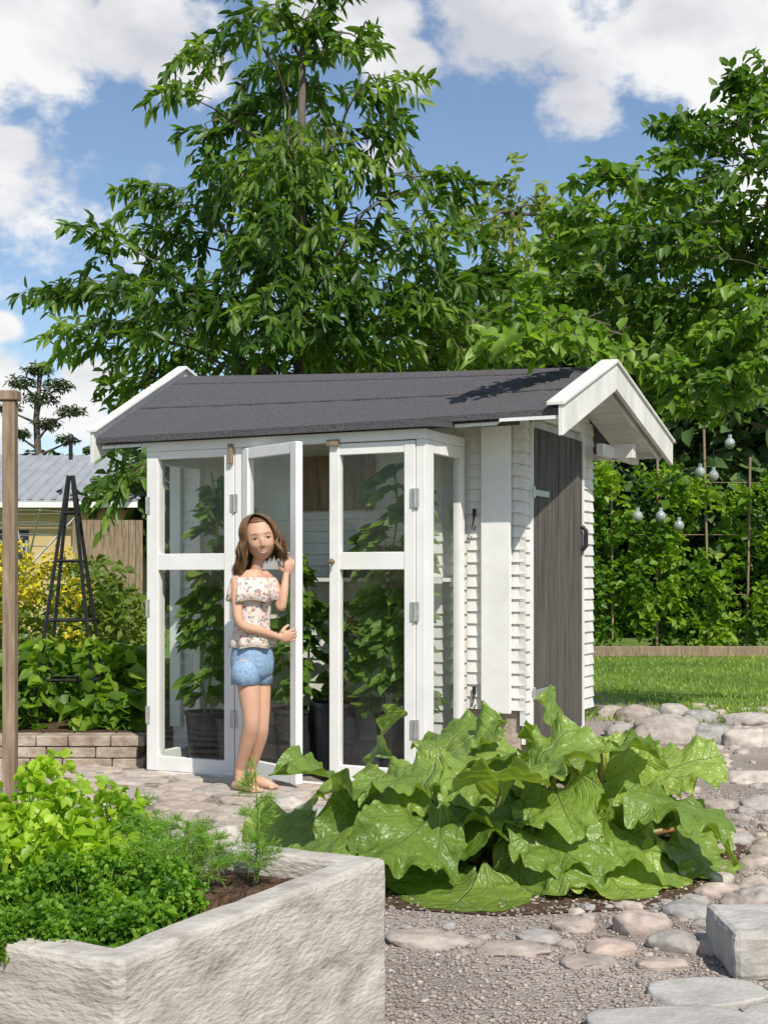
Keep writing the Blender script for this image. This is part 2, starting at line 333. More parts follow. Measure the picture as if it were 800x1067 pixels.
def addrock(x,y,w,h,hz=None):
    g=G(x,y+h*.35); Y=g[1]; sx=w*Y/F*.53; hh=(hz if hz else min(sx*.60,h*Y/F*.5))
    items.append((g[0],Y,hh*.3,sx,sx*rng.uniform(.6,.9),hh,rng.uniform(-.5,.5))); occ.append((g[0],Y,sx))
for r in [(440,976,86,20),(535,987,68,16),(598,962,46,22),(637,986,50,20),(668,958,62,44),(702,979,56,30),(748,985,48,26),(772,940,46,26),(715,945,44,24),(790,958,44,24),(705,908,38,18),(745,925,50,22),
 (785,897,46,20),(762,872,46,18),(692,757,68,42),(740,764,54,28),(777,767,44,28),(662,742,46,26),(702,738,34,20),(782,748,50,18),(650,760,44,22),(780,808,60,18),(735,800,50,16),(790,835,40,18),(748,838,40,18),
 (236,870,54,32),(290,868,46,24),(322,852,60,40),(300,838,44,26),(268,884,44,20),(222,850,40,18),(345,870,40,22),(610,1000,56,14),(690,1003,50,16),(560,975,44,14),(770,985,40,18),(795,930,50,22),(640,742,34,22),
 (800,765,50,28),(730,745,40,16),(655,905,40,20),(690,880,36,18)]: addrock(*r)
tries=0
while len(items)<250 and tries<9000:
    tries+=1
    x=rng.uniform(420,860); y=rng.uniform(735,1000)
    g=G(x,y); s=rng.uniform(.016,.062)
    if g[0]<.98+ (g[1]-4)*.12 and y<940: continue
    if x<600 and y<965: continue
    if x<640 and s>.035: continue
    if all((g[0]-a)**2+(g[1]-b)**2>(s*.9+c*.8)**2 for a,b,c in occ):
        items.append((g[0],g[1],s*.15,s,s*.78,s*.5,rng.uniform(0,3))); occ.append((g[0],g[1],s))
rockset('stone_edging',items,M['rock'],1.0,.27,.88,5)
O=np.array([-1.247,7.07]); TH=math.radians(26); ud=np.array([math.cos(TH),-math.sin(TH)]); vd=np.array([math.sin(TH),math.cos(TH)])
pv=[]
for i in range(-3,8):
    for j in range(-7,1):
        a=O+ud*(i*.31+rng.uniform(-.03,.03)+(j%2)*.15)+vd*(j*.25+rng.uniform(-.03,.03)-.03)
        if a[1]<5.0+.3*max(0,a[0]+.3): continue
        if a[0]>-.25 and a[1]<6.2: continue
        pv.append((a[0],a[1],.002,.165*rng.uniform(.80,1.0),.130*rng.uniform(.80,1.0),.06,-TH+rng.uniform(-.25,.25)))
pv.append((-.63,6.40,.004,.30,.17,.085,-.4))
rockset('flagstone_paving',pv,M['paver'],.32,.22,.66)
n=9000; xs=rng.uniform(-.35,2.2,n*2); ys=3.0+3.6*rng.random(n*2)**1.4; k=np.abs(xs)<ys*.31; xs=xs[k][:n]; ys=ys[k][:n]; n=len(xs)
v,f=icos(1); sc=rng.uniform(.003,.008,n)[:,None,None]*np.array([1,1,.7])*rng.uniform(.7,1.3,(n,1,3))
V=v[None]*sc+np.stack([xs,ys,np.full(n,.007)],1)[:,None]; Fc=f[None]+(np.arange(n)*len(v))[:,None,None]
mk('gravel_stones',V.reshape(-1,3),Fc.reshape(-1,3),M['pebble'],None,True,np.repeat(rng.random(n),len(v)))
c=MB(); g=G(762,1022); c.box(g[0],g[0]+.36,g[1]-.02,g[1]+.30,.0,.13); o=c.obj('concrete_block',M['slab'],bevel=.018)
sb=o.modifiers.new('s','SUBSURF'); sb.subdivision_type='SIMPLE'; sb.levels=4; sb.render_levels=4
tx2=bpy.data.textures.new('rough2','CLOUDS'); tx2.noise_scale=.06; tx2.noise_depth=4
dm=o.modifiers.new('d','DISPLACE'); dm.texture=tx2; dm.strength=.014; dm.texture_coords='GLOBAL'
rockset('stone_slab',[(.66,3.02,.0,.20,.16,.09,.1),(.98,3.05,.0,.17,.15,.08,-.2),(.80,3.34,.0,.15,.11,.05,.3)],M['slab'],.4,.14,.62)
# ---------------- shed
sh=empty('white_garden_shed',(O[0],O[1],0),-TH)
WV=.522; WU=1.905; WD=1.118; Z0=.22; ZF=.375
UR=2.205; UL=-.483; VN=.192; VP=1.042; VF=2.222
def rz(u,v):
    t=(u-UL)/(UR-UL); pk=2.27+(2.145-2.27)*t; ne=1.815+(1.835-1.815)*t; fe=1.84
    return ne+(pk-ne)*(v-VN)/(VP-VN) if v<=VP else pk+(fe-pk)*(v-VP)/(VF-VP)
m=MB(); m.box(-.2,WU-.02,WV+.02,WV+WD,ZF,1.72)
m.v+= [(WU-.02,WV+.02,1.72),(WU-.02,WV+WD,1.72),(WU-.02,VP,2.10),(-.2,WV+.02,1.72),(-.2,WV+WD,1.72),(-.2,VP,2.12)]
b=len(m.v)-6; m.f+=[(b,b+1,b+2),(b+3,b+5,b+4),(b,b+2,b+5,b+3),(b+1,b+4,b+5,b+2)]
m.obj('wall_core',M['whitew'],sh)
m=MB(); st=.062
for (ua,ub,zs_) in ((-.2,1.6,.05),(1.6,WU+.006,ZF)):
    z=zs_
    while z<1.80:
        z1=z+st+.005; a=.017; c_=.005
        m.hex([(ua,WV-a+.018,z),(ub,WV-a+.018,z),(ub,WV+.02,z),(ua,WV+.02,z),(ua,WV-c_+.018,z1),(ub,WV-c_+.018,z1),(ub,WV+.02,z1),(ua,WV+.02,z1)]); z+=st
z=.30
while z<2.10:
    z1=z+st+.005
    v0,v1=WV+.004,WV+WD+.01
    if z1>1.78:
        v0=max(v0,VN+(z1+.03-rz(UR,VN))/(rz(UR,VP)-rz(UR,VN))*(VP-VN)); v1=min(v1,VP+(rz(UR,VP)-z1-.03)/(rz(UR,VP)-rz(UR,VF))*(VF-VP))
    if v1-v0>.05:
        for (p,q) in ([(v0,WV+.055),(WV+.90,v1)] if z<1.80 else [(v0,v1)]):
            if q>p: m.hex([(WU-.02,p,z),(WU+.018,p,z),(WU+.018,q,z),(WU-.02,q,z),(WU-.02,p,z1),(WU+.007,p,z1),(WU+.007,q,z1),(WU-.02,q,z1)])
    z+=st
m.obj('lap_siding',M['whitew'],sh)
m=MB(); m.box(1.69,1.845,WV-.030,WV-.004,.36,1.80); m.box(-.2,-.13,WV-.03,WV-.008,.2,1.8); m.obj('trim_boards',M['white'],sh,bevel=.003)
m=MB(); m.box(-.19,WU-.035,WV+.03,WV+WD-.03,-.05,ZF-.003); o=m.obj('foundation',M['found'],sh)
m=MB(); nb=8; d0,d1=WV+.07,WV+.885
for i in range(nb):
    a=d0+(d1-d0)*i/nb; m.box(WU-.03,WU+.022+rng.uniform(0,.006),a+.0025,a+(d1-d0)/nb-.0025,.215,1.80)
m.obj('door_planks',M['door'],sh,bevel=.004)
m=MB(); m.box(WU-.03,WU+.03,WV+.056,WV+.069,.2,1.82); m.box(WU-.03,WU+.03,WV+.886,WV+.905,.2,1.82); m.obj('door_frame',M['white'],sh)
m=MB()
for zz in (1.47,.46):
    m.box(WU+.029,WU+.034,WV+.05,WV+.30,zz-.016,zz+.016); m.tube([(WU+.036,WV+.06,zz-.03),(WU+.036,WV+.06,zz+.03)],.008,8)
m.obj('strap_hinges',M['metal'],sh,bevel=.002)
m=MB(); m.tube([(WU+.03,WV+.86,1.19),(WU+.052,WV+.865,1.215),(WU+.052,WV+.865,1.30),(WU+.03,WV+.86,1.325)],.013,8); m.obj('door_handle',M['black'],sh,bevel=.003)
m=MB()
for zz in (1.32,.42):
    m.tube([(1.645,WV-.012,zz+.05),(1.645,WV-.02,zz),(1.64,WV-.03,zz-.03),(1.655,WV-.035,zz-.04),(1.66,WV-.03,zz-.02)],.004,6); m.box(1.637,1.653,WV-.014,WV-.004,zz+.03,zz+.07)
m.obj('hooks',M['black'],sh)
SAG=.007
def slab(m,u0,u1,va,vb,off0,off1,nu=12):
    for i in range(nu):
        a=u0+(u1-u0)*i/nu; b_=u0+(u1-u0)*(i+1)/nu
        sg=lambda u:-SAG*math.sin(math.pi*(u-UL)/(UR-UL))
        q=[]
        for of in (off0,off1):
            q+=[(a,va,rz(a,va)+of+sg(a)),(b_,va,rz(b_,va)+of+sg(b_)),(b_,vb,rz(b_,vb)+of+sg(b_)),(a,vb,rz(a,vb)+of+sg(a))]
        m.hex(q)
m=MB(); slab(m,UL,UR,VN,VP,-.03,0); slab(m,UL,UR,VP,VF,-.03,0)
slab(m,UL+.02,UR-.03,VN+.38,VP-.02,0,.006); slab(m,UL+.02,UR-.03,VP-.14,VP+.02,0,.012)
m.hex([(-.05,-.055,1.752),(1.66,-.055,1.752),(1.66,.26,1.775),(-.05,.26,1.80),(-.05,-.055,1.770),(1.66,-.055,1.770),(1.66,.26,1.80),(-.05,.26,1.80+.012)])
m.obj('roof_felt',M['roof'],sh)
m=MB(); nn=14
for i in range(nn):
    for (A,B) in ((VN,VP),(VP,VF)):
        a=A+(B-A)*i/nn; b_=A+(B-A)*(i+1)/nn-.004
        q=[]
        for of in (-.05,-.034): q+=[(WU+.0,a,rz(UR,a)+of),(UR-.005,a,rz(UR,a)+of),(UR-.005,b_,rz(UR,b_)+of),(WU,b_,rz(UR,b_)+of)]
        m.hex(q)
for i in range(26):
    a=UL+.02+(WU-UL-.04)*i/26; b_=UL+.02+(WU-UL-.04)*(i+1)/26-.004
    q=[]
    for of in (-.05,-.034): q+=[(a,VN+.03,rz(a,VN)+of-.01),(b_,VN+.03,rz(b_,VN)+of-.01),(b_,VP,rz(b_,VP)+of-.02),(a,VP,rz(a,VP)+of-.02)]
    m.hex(q)
m.obj('soffit_boards',M['white'],sh)
m=MB()
def barge(u0,u1,va,vb,lo,hi,ext=0):
    q=[]
    for of in (lo,hi): q+=[(u0,va,rz(u0,va)+of),(u1,va,rz(u1,va)+of),(u1,vb,rz(u1,vb)+of),(u0,vb,rz(u0,vb)+of)]
    m.hex(q)
barge(UR,UR+.024,VN-.02,VP-.001,-.125,.022); barge(UR,UR+.024,VP+.001,VF+.03,-.115,.022)
barge(UR-.055,UR+.036,VN-.03,VP-.001,.022,.040); barge(UR-.055,UR+.036,VP+.001,VF+.04,.022,.040)
barge(UL-.024,UL,VN-.02,VP-.001,-.13,.045); barge(UL-.024,UL,VP+.001,VF+.03,-.13,.045)
barge(UL-.04,UL+.025,VN-.03,VP-.001,.045,.063); barge(UL-.04,UL+.025,VP+.001,VF+.04,.045,.063)
barge(UR-.05,UR-.03,VP+.05,VF-.05,-.11,-.052)
m.box(WU+.03,UR-.06,WV+WD+.02,WV+WD+.09,1.72,1.80); m.box(WU+.10,WU+.14,WV+.9,VF-.06,1.72,1.785); m.box(-.2,WU,WV+WD+.012,WV+WD+.03,.3,1.8)
m.obj('barge_boards',M['whitew'],sh,bevel=.003)
m=MB(); m.box(UL,UR,VF-.03,VF,1.76,1.80); m.obj('rear_fascia',M['white'],sh)
# ---------------- greenhouse
gh=empty('greenhouse',(O[0],O[1],0),-TH)
m=MB(); T=.045
def frame(m,u0,u1,z0,z1,v0=0,v1=T,s0=.06,s1=.06,tr=.07,brl=.09,mid=(1.08,1.165)):
    m.box(u0,u0+s0,v0,v1,z0,z1); m.box(u1-s1,u1,v0,v1,z0,z1)
    m.box(u0+s0,u1-s1,v0+.003,v1-.003,z1-tr,z1); m.box(u0+s0,u1-s1,v0+.003,v1-.003,z0,z0+brl)
    if mid: m.box(u0+s0,u1-s1,v0+.003,v1-.003,*mid)
frame(m,.0,.54,.03,1.70,0,T,.07,.06,.04,.075)
m.box(0,1.605,-.004,T+.004,1.701,1.75)
m.box(.545,.588,0,T,.03,1.70); m.box(1.556,1.605,0,T,.03,1.70)
m.box(0,1.605,.005,T-.004,.0,.029)
m.box(1.562,1.603,T+.002,T+.06,.03,1.70); m.box(1.562,1.603,WV-.085,WV-.031,.03,1.70)
m.box(1.565,1.600,T+.06,WV-.085,.03,.12); m.box(1.565,1.600,T+.06,WV-.085,1.64,1.70); m.box(1.560,1.6045,T+.006,WV-.031,1.701,1.748)
m.box(0,.042,T+.002,T+.06,.03,1.70); m.box(0,.042,WV-.085,WV-.031,.03,1.70); m.box(.003,.039,T+.06,WV-.085,.03,.12); m.box(.001,.041,T+.006,WV-.031,1.701,1.748)
m.box(.003,.039,T+.06,WV-.085,1.64,1.70)
m.obj('frame',M['white'],gh,bevel=.003)
m=MB(); frame(m,1.092,1.553,.05,1.695,-.006,T-.010,.056,.056,.055,.075); m.obj('closed_door',M['white'],gh,bevel=.003)
hd=empty('open_door',(.592,-.008,0),-math.radians(25.5)); hd.parent=gh
m=MB(); frame(m,.0,.478,.05,1.695,0,.04,.05,.05,.055,.075); m.obj('open_door_frame',M['white'],hd,bevel=.003)
m=MB()
def pane(m,u0,u1,v,z0,z1): m.quad((u0,v,z0),(u1,v,z0),(u1,v,z1),(u0,v,z1))
pane(m,.07,.48,.02,.105,1.08); pane(m,.07,.48,.02,1.165,1.66); pane(m,1.148,1.497,.014,.125,1.08); pane(m,1.148,1.497,.014,1.165,1.64)
for uu in (1.582,.02): m.quad((uu,T+.06,.12),(uu,WV-.085,.12),(uu,WV-.085,1.64),(uu,T+.06,1.64))
m.obj('glass_panes',M['glass'],gh)
m=MB(); pane(m,.05,.428,.018,.125,1.08); pane(m,.05,.428,.018,1.165,1.64); m.obj('open_door_glass',M['glass'],hd)
m=MB()
for uu,vv in ((.0,-.004),(1.553,-.012),(.54,-.004)):
    for zz in (.32,.88,1.42):
        m.box(uu-.022 if uu else .002,uu+.022,vv,vv+.005,zz-.045,zz+.045); m.tube([(uu+.004,vv-.003,zz-.045),(uu+.004,vv-.003,zz+.045)],.006,8)
m.obj('hinges',M['metal'],gh)
m=MB(); m.box(.515,.54,-.022,-.004,1.62,1.72); m.box(1.085,1.15,-.026,-.007,1.685,1.715); m.tube([(1.118,-.007,1.12),(1.118,-.03,1.12)],.008,8); m.ell((1.118,-.035,1.12),(.018,.01,.014)); m.obj('turn_latches',M['brownwood'],gh,bevel=.002)
m=MB(); m.box(.02,1.56,.05,WV-.01,.0,.028); m.obj('greenhouse_floor',M['interior'],gh)
m=MB(); m.box(.75,1.54,.36,WV-.012,1.02,1.04); m.obj('shelf',M['white'],gh)
m=MB(); m.box(.62,1.08,WV-.016,WV-.004,1.40,1.69); m.obj('wooden_panel',M['brownwood'],gh)
def pot(m,u,v,z,r,h):
    n=24; b=len(m.v)
    for (rr,zz) in ((r*.8,0),(r,h),(r*1.06,h),(r*1.06,h*1.06),(r*.96,h*1.06),(r*.93,h*.85)):
        for j in range(n): m.v.append((u+rr*math.cos(2*math.pi*j/n),v+rr*math.sin(2*math.pi*j/n),z+zz))
    for i in range(5):
        for j in range(n): m.f.append((b+i*n+j,b+i*n+(j+1)%n,b+(i+1)*n+(j+1)%n,b+(i+1)*n+j))
    m.f.append(tuple(b+j for j in range(n))[::-1]); m.f.append(tuple(b+5*n+j for j in range(n)))
m=MB()
for (u,v,r,h) in ((.22,.24,.115,.28),(.42,.20,.10,.26),(.78,.22,.12,.32),(1.03,.20,.125,.36),(1.38,.22,.13,.32)): pot(m,u,v,.03,r,h)
pot(m,.93,.43,1.041,.06,.11); pot(m,1.06,.44,1.041,.055,.10); pot(m,1.3,.44,1.041,.05,.10)
m.obj('black_plant_pots',M['plastic'],gh,smooth=False)
def tomato(name,specs):
    e=empty(name); e.parent=gh; s=MB(); P=[];D=[]
    for (u,v,z0,z1,sp) in specs:
        pts=[np.array([u+rng.normal()*.015,v+rng.normal()*.015,z]) for z in np.linspace(z0,z1,8)]
        s.tube(pts,.006,5)
        for z in np.arange(z0+.16,z1,.050):
            a=rng.uniform(0,6.28); l=sp*rng.uniform(.6,1.1); d=np.array([math.cos(a),.6*math.sin(a),.15])
            p0=np.array([u,v,z]); q=[p0+d*l*t+np.array([0,0,-.5*l*t*t]) for t in np.linspace(0,1,6)]
            s.tube(q,.0025,3,False)
            for i,qq in enumerate(q[1:]):
                for sd in (-1,1,0):
                    P.append(qq); dd=d+np.array([-d[1],d[0],0])*sd*1.1+rng.normal(size=3)*.25; dd[2]-=.5; D.append(dd)
    P=np.array(P);D=np.array(D); P[:,1]=P[:,1].clip(.09,WV-.06); P[:,0]=P[:,0].clip(.08,1.5)
    N=rng.normal(size=P.shape)*.4; N[:,2]+=.8; N[:,1]-=.5
    l=.082*(1+.25*rng.normal(size=len(P))).clip(.4,1.6)
    o=leaves('leaves',P,D,N,l,.6*l,L['tomato'],e,None,.1); s.obj('stems',M['stem'],e)
tomato('tomato_plant',[(.26,.24,.25,1.6,.13),(.36,.22,.25,1.5,.14),(.43,.20,.25,1.2,.12),(.20,.24,.25,1.1,.10)])
tomato('tomato_plant.001',[(.84,.22,.3,1.0,.15),(1.05,.2,.3,.95,.13),(.72,.22,.3,1.2,.14)])
tomato('tomato_plant.002',[(1.33,.22,.28,1.55,.16),(1.42,.2,.28,1.62,.16),(1.25,.25,.28,1.3,.15),(1.36,.2,.28,1.0,.16)])
# ---------------- raised bed foreground
A=np.array([-.45,2.29]); dr=np.array([.469,.883]); dl=np.array([-.883,.469])
rb=empty('concrete_raised_bed'); Zt=.39; Ln_=.975; Lf=1.5; tk=.085
def P2(a,b): return A+dr*a+dl*b
m=MB(); NA_=[ (0,0),(Ln_,0),(Ln_,Lf),(0,Lf)]; NI=[(tk,tk),(Ln_-tk,tk),(Ln_-tk,Lf-tk),(tk,Lf-tk)]
for z in (0,Zt):
    for (a,b_) in NA_+NI: m.v.append((*P2(a,b_),z))
for i in range(4):
    j=(i+1)%4; m.f+=[(i,j,8+j,8+i),(4+j,4+i,12+i,12+j),(8+i,8+j,12+j,12+i)]
o=m.obj('bed_walls',M['concrete'],rb,bevel=.014)
sb=o.modifiers.new('s','SUBSURF'); sb.subdivision_type='SIMPLE'; sb.levels=5; sb.render_levels=5
tx=bpy.data.textures.new('rough','CLOUDS'); tx.noise_scale=.11; tx.noise_depth=3
dm=o.modifiers.new('d','DISPLACE'); dm.texture=tx; dm.strength=.012; dm.texture_coords='GLOBAL'
m=MB(); n=44
for i in range(n+1):
    for j in range(n+1):
        q=P2(tk*.9+(Ln_-1.8*tk)*i/n,tk*.9+(Lf-1.8*tk)*j/n); z=Zt-.055+.03*noise.fractal(Vector((q[0]*9,q[1]*9,0)),1,2,4); m.v.append((*q,z))
for i in range(n):
    for j in range(n): a=i*(n+1)+j; m.f.append((a,a+n+1,a+n+2,a+1))
m.obj('bed_soil',M['soil'],rb)
def bush(name,domes,mat,leafL,leafW,nper,stemmat=M['stem'],curl=1,cr=.022):
    e=empty(name); s=MB(); Ps=[];Os=[];Vr=[]
    for (x,y,z,rx,rz_) in domes:
        for k in range(nper):
            d=rng.normal(size=3); d[2]=abs(d[2])*.9+.05; d/=np.linalg.norm(d)
            tip=np.array([x,y,z])+d*np.array([rx,rx,rz_])*rng.uniform(.55,1.08)
            b0=np.array([x,y,z-.04])+rng.normal(size=3)*.01
            s.tube([b0,(b0+tip)/2+np.array([0,0,.02]),tip],[.0025,.002,.0012],3,False)
            c=in_ell(int(30*curl),tip,(cr,cr,cr*.75),.6); Ps.append(c); Os.append(nrm(c-tip)*.9); Vr.append(np.full(len(c),rng.normal()*.2))
    P=np.concatenate(Ps); Oo=np.concatenate(Os); n=len(P)
    D=rdir(n)*.6+Oo; N=rdir(n)*.7; N[:,2]+=.7
    l=leafL*(1+.3*rng.normal(size=n)).clip(.3,1.7)
    leaves('leaves',P,D,N,l,leafW/leafL*l,mat,e,np.clip(clumpvar(P,14,.5)+np.concatenate(Vr),0,1),.1,.4); s.obj('stems',stemmat,e)
Z=Zt-.04
bush('parsley_plant',[(-.60,2.68,Z,.13,.14),(-.50,2.56,Z,.09,.09),(-.74,2.60,Z,.13,.12),(-.86,2.72,Z,.14,.17),(-.62,2.50,Z,.085,.08),(-.46,2.74,Z,.10,.12),(-.70,2.48,Z,.08,.08)],L['parsley'],.0105,.0105,85,curl=1.6,cr=.019)
bush('leaf_celery_plant',[(-.78,2.95,Z,.16,.29),(-.95,3.0,Z,.16,.30),(-.64,3.0,Z,.13,.22),(-.88,2.80,Z,.12,.24),(-.72,2.84,Z,.11,.2)],L['celery'],.023,.020,72,curl=.7,cr=.024)
def dill(name,plants):
    e=empty(name); s=MB(); P=[];D=[]
    for (x,y,h,spread,nb_) in plants:
        s.tube([(x,y,Z),(x+.01,y,Z+h*.5),(x,y,Z+h)],[.003,.0025,.001],4)
        for k in range(nb_):
            z=Z+h*rng.uniform(.15,1); a=rng.uniform(0,6.28); l=spread*rng.uniform(.5,1)*(1.15-.5*(z-Z)/h)
            d=np.array([math.cos(a),math.sin(a),rng.uniform(.3,.9)]); p0=np.array([x,y,z])
            q=[p0+d*l*t+np.array([0,0,-.35*l*t*t]) for t in np.linspace(0,1,7)]; s.tube(q,.0009,3,False)
            for qq in q[2:]:
                for _ in range(9): P.append(qq); dd=d+rng.normal(size=3)*.9; D.append(dd)
    P=np.array(P); n=len(P); l=rng.uniform(.012,.032,n)
    leaves('fronds',P,np.array(D),rdir(n),l,.0014,L['dill'],e,None,.05,.1); s.obj('stems',M['stem'],e)
dill('dill_plant',[(-.52,2.95,.17,.08,50),(-.44,3.0,.15,.08,45),(-.56,3.05,.19,.08,40),(-.47,2.88,.12,.08,40),(-.40,3.06,.11,.07,40)])
dill('dill_plant.001',[(-.295,3.07,.26,.055,30),(-.29,3.06,.12,.05,14)])
# ---------------- rhubarb
def mat_rhub():
    m,nt,b=newmat('rhubarb_leaf'); N_=nt.nodes
    a=N_.new('ShaderNodeAttribute'); a.attribute_name='lp'; sx=N_.new('ShaderNodeSeparateXYZ'); lnk(nt,a.outputs['Vector'],sx.inputs[0])
    def mt(op,i0,i1=None,clamp=False):
        q=N_.new('ShaderNodeMath'); q.operation=op; q.use_clamp=clamp
        for k,i in enumerate((i0,i1)):
            if i is None: continue
            if isinstance(i,(int,float)): q.inputs[k].default_value=i
            else: lnk(nt,i,q.inputs[k])
        return q.outputs[0]
    ang=mt('ARCTAN2',sx.outputs[1],sx.outputs[0]); t=mt('DIVIDE',ang,.62); fr=mt('ABSOLUTE',mt('SUBTRACT',t,mt('ROUND',t)))
    r=mt('SQRT',mt('ADD',mt('MULTIPLY',sx.outputs[0],sx.outputs[0]),mt('MULTIPLY',sx.outputs[1],sx.outputs[1])))
    dist=mt('MULTIPLY',mt('MULTIPLY',fr,.62),r)
    wid=mt('MULTIPLY',mt('SUBTRACT',1.1,r),.018)
    v1=mt('SUBTRACT',1.0,mt('DIVIDE',dist,wid),True)
    s=mt('ADD',mt('MULTIPLY',r,9),mt('MULTIPLY',fr,-4)); s2=mt('ABSOLUTE',mt('SUBTRACT',s,mt('ROUND',s)))
    v2=mt('MULTIPLY',mt('SUBTRACT',1.0,mt('MULTIPLY',s2,7),True),.28)
    vv=mt('MAXIMUM',v1,v2)
    tc=N_.new('ShaderNodeTexCoord'); no=N_.new('ShaderNodeTexNoise'); no.inputs['Scale'].default_value=7; no.inputs['Detail'].default_value=5; lnk(nt,tc.outputs['Object'],no.inputs['Vector'])
    av=N_.new('ShaderNodeAttribute'); av.attribute_name='var'
    ramp=N_.new('ShaderNodeValToRGB'); ramp.color_ramp.elements[0].position=.2; ramp.color_ramp.elements[1].position=.8; ramp.color_ramp.elements[0].color=(.095,.175,.020,1); ramp.color_ramp.elements[1].color=(.29,.40,.075,1)
    lnk(nt,mt('ADD',mt('MULTIPLY',no.outputs['Fac'],.5),mt('MULTIPLY',av.outputs['Fac'],.5)),ramp.inputs[0])
    mx=N_.new('ShaderNodeMixRGB'); lnk(nt,mt('MULTIPLY',vv,.7),mx.inputs[0]); lnk(nt,ramp.outputs[0],mx.inputs[1]); mx.inputs[2].default_value=(.42,.50,.20,1)
    lnk(nt,mx.outputs[0],b.inputs['Base Color']); b.inputs['Roughness'].default_value=.36; b.inputs['Specular IOR Level'].default_value=.5
    bp=N_.new('ShaderNodeBump'); bp.invert=True; bp.inputs['Strength'].default_value=.8; bp.inputs['Distance'].default_value=.010
    no2=N_.new('ShaderNodeTexNoise'); no2.inputs['Scale'].default_value=26; no2.inputs['Detail'].default_value=3; lnk(nt,tc.outputs['Object'],no2.inputs['Vector'])
    lnk(nt,mt('ADD',vv,mt('MULTIPLY',no2.outputs['Fac'],2.2)),bp.inputs['Height']); lnk(nt,bp.outputs[0],b.inputs['Normal'])
    tr=N_.new('ShaderNodeBsdfTranslucent'); m2=N_.new('ShaderNodeMixRGB'); m2.blend_type='MULTIPLY'; m2.inputs[0].default_value=1; m2.inputs[2].default_value=(2.1,2.0,.7,1)
    lnk(nt,mx.outputs[0],m2.inputs[1]); lnk(nt,m2.outputs[0],tr.inputs[0])
    ms=N_.new('ShaderNodeMixShader'); ms.inputs[0].default_value=.3; lnk(nt,b.outputs[0],ms.inputs[1]); lnk(nt,tr.outputs[0],ms.inputs[2]); lnk(nt,ms.outputs[0],N_['Material Output'].inputs[0])
    return m
rh=empty('rhubarb_plant'); st_=MB(); V=[];Fc=[];lp=[];va=[]; NR,NA=22,140; bs=0
def rleaf(att,fwd,up,Ls,seed):
    global bs
    fwd=nrm(np.array(fwd,float)); up=np.array(up,float); up=nrm(up-fwd*up.dot(fwd)); sd=np.cross(up,fwd)
    ph=rng.uniform(0,6.28,9); amp=rng.uniform(.7,1.25)
    th=np.linspace(-math.pi,math.pi,NA,endpoint=False); r=np.linspace(0,1,NR)
    R=.50*(1+.08*np.cos(th)-.38*np.exp(-((np.abs(th)-math.pi)/.28)**2)+.03*np.exp(-(th/.5)**2)+.025*np.sin(5*th+ph[0])+.016*np.sin(14*th+ph[1])+.010*np.sin(31*th+ph[5]))
    rr,tt=np.meshgrid(r,th,indexing='ij'); RR=rr*R[None]
    x=.40+RR*np.cos(tt); y=RR*np.sin(tt)*1.0
    z=amp*(.080*rr**1.5*np.sin(3*tt+ph[2])+.050*rr**2*np.sin(6*tt+ph[6])+.042*rr**3.5*np.sin(11*tt+ph[3])+.024*rr**5*np.sin(19*tt+ph[4])+.008*rr**7*np.sin(37*tt+ph[7]))-rng.uniform(.05,.6)*np.maximum(x-.1,0)**2+y**2*rng.uniform(-.7,.6)
    z+=.013*np.sin(x*24+ph[0]+2*np.sin(y*9))*np.sin(y*23+ph[1]+2*np.sin(x*8))*np.minimum(1,rr*1.5)
    x2=x-.018*amp*rr**3*np.cos(tt)*np.sin(11*tt+ph[3]+.9); y2=y-.018*amp*rr**3*np.sin(tt)*np.sin(11*tt+ph[3]+.9)
    Pw=np.asarray(att)+Ls*(x2[...,None]*fwd+y2[...,None]*sd+z[...,None]*up)
    Pw=Pw.reshape(-1,3); Pw[:,2]=np.where(Pw[:,2]<.03,.03+.25*(Pw[:,2]-.03).clip(-.08,0),Pw[:,2])
    V.append(Pw); lp.append(np.stack([x,y,z*0],-1).reshape(-1,3)); va.append(np.full(len(Pw),rng.random()))
    i,j=np.meshgrid(np.arange(NR-1),np.arange(NA),indexing='ij'); j2=(j+1)%NA
    f=np.stack([i*NA+j,(i+1)*NA+j,(i+1)*NA+j2,i*NA+j2],-1).reshape(-1,4)+bs; Fc.append(f); bs+=NR*NA
crowns=[(.08,4.92),(.36,4.78),(.58,4.90),(.80,5.0)]
for ci,(cx,cy) in enumerate(crowns):
    nl=17
    for k in range(nl):
        tier=(k+.5)/nl; a=k*2.39996+ci*1.3
        el=math.radians(8+66*tier**1.1+rng.normal()*7); plen=rng.uniform(.21,.31)+.12*tier
        d=np.array([math.cos(a)*math.cos(el),math.sin(a)*math.cos(el),math.sin(el)])
        b0=np.array([cx,cy,.02]); at_=b0+d*plen
        st_.tube([b0,b0+d*plen*.5+np.array([0,0,.02]),at_],[.016,.012,.009],6)
        a2=a+rng.normal()*.4
        hd_=np.array([math.cos(a2),math.sin(a2),0]); fw=hd_*(1-.35*tier)+np.array([0,0,rng.uniform(-.55,-.1)+.8*tier*rng.uniform(.3,1.0)])
        up=np.array([0,-.25,1.])+hd_*rng.uniform(.1,.7)+rng.normal(size=3)*.32
        rleaf(at_,fw,up,rng.uniform(.30,.45)*(1-.12*tier),k)
o=mk('leaf_blades',np.concatenate(V),np.concatenate(Fc),mat_rhub(),rh,True,np.concatenate(va))
at2=o.data.attributes.new('lp','FLOAT_VECTOR','POINT'); at2.data.foreach_set('vector',np.concatenate(lp).astype(np.float32).ravel())
st_.obj('stalks',M['petiole'],rh,smooth=True)
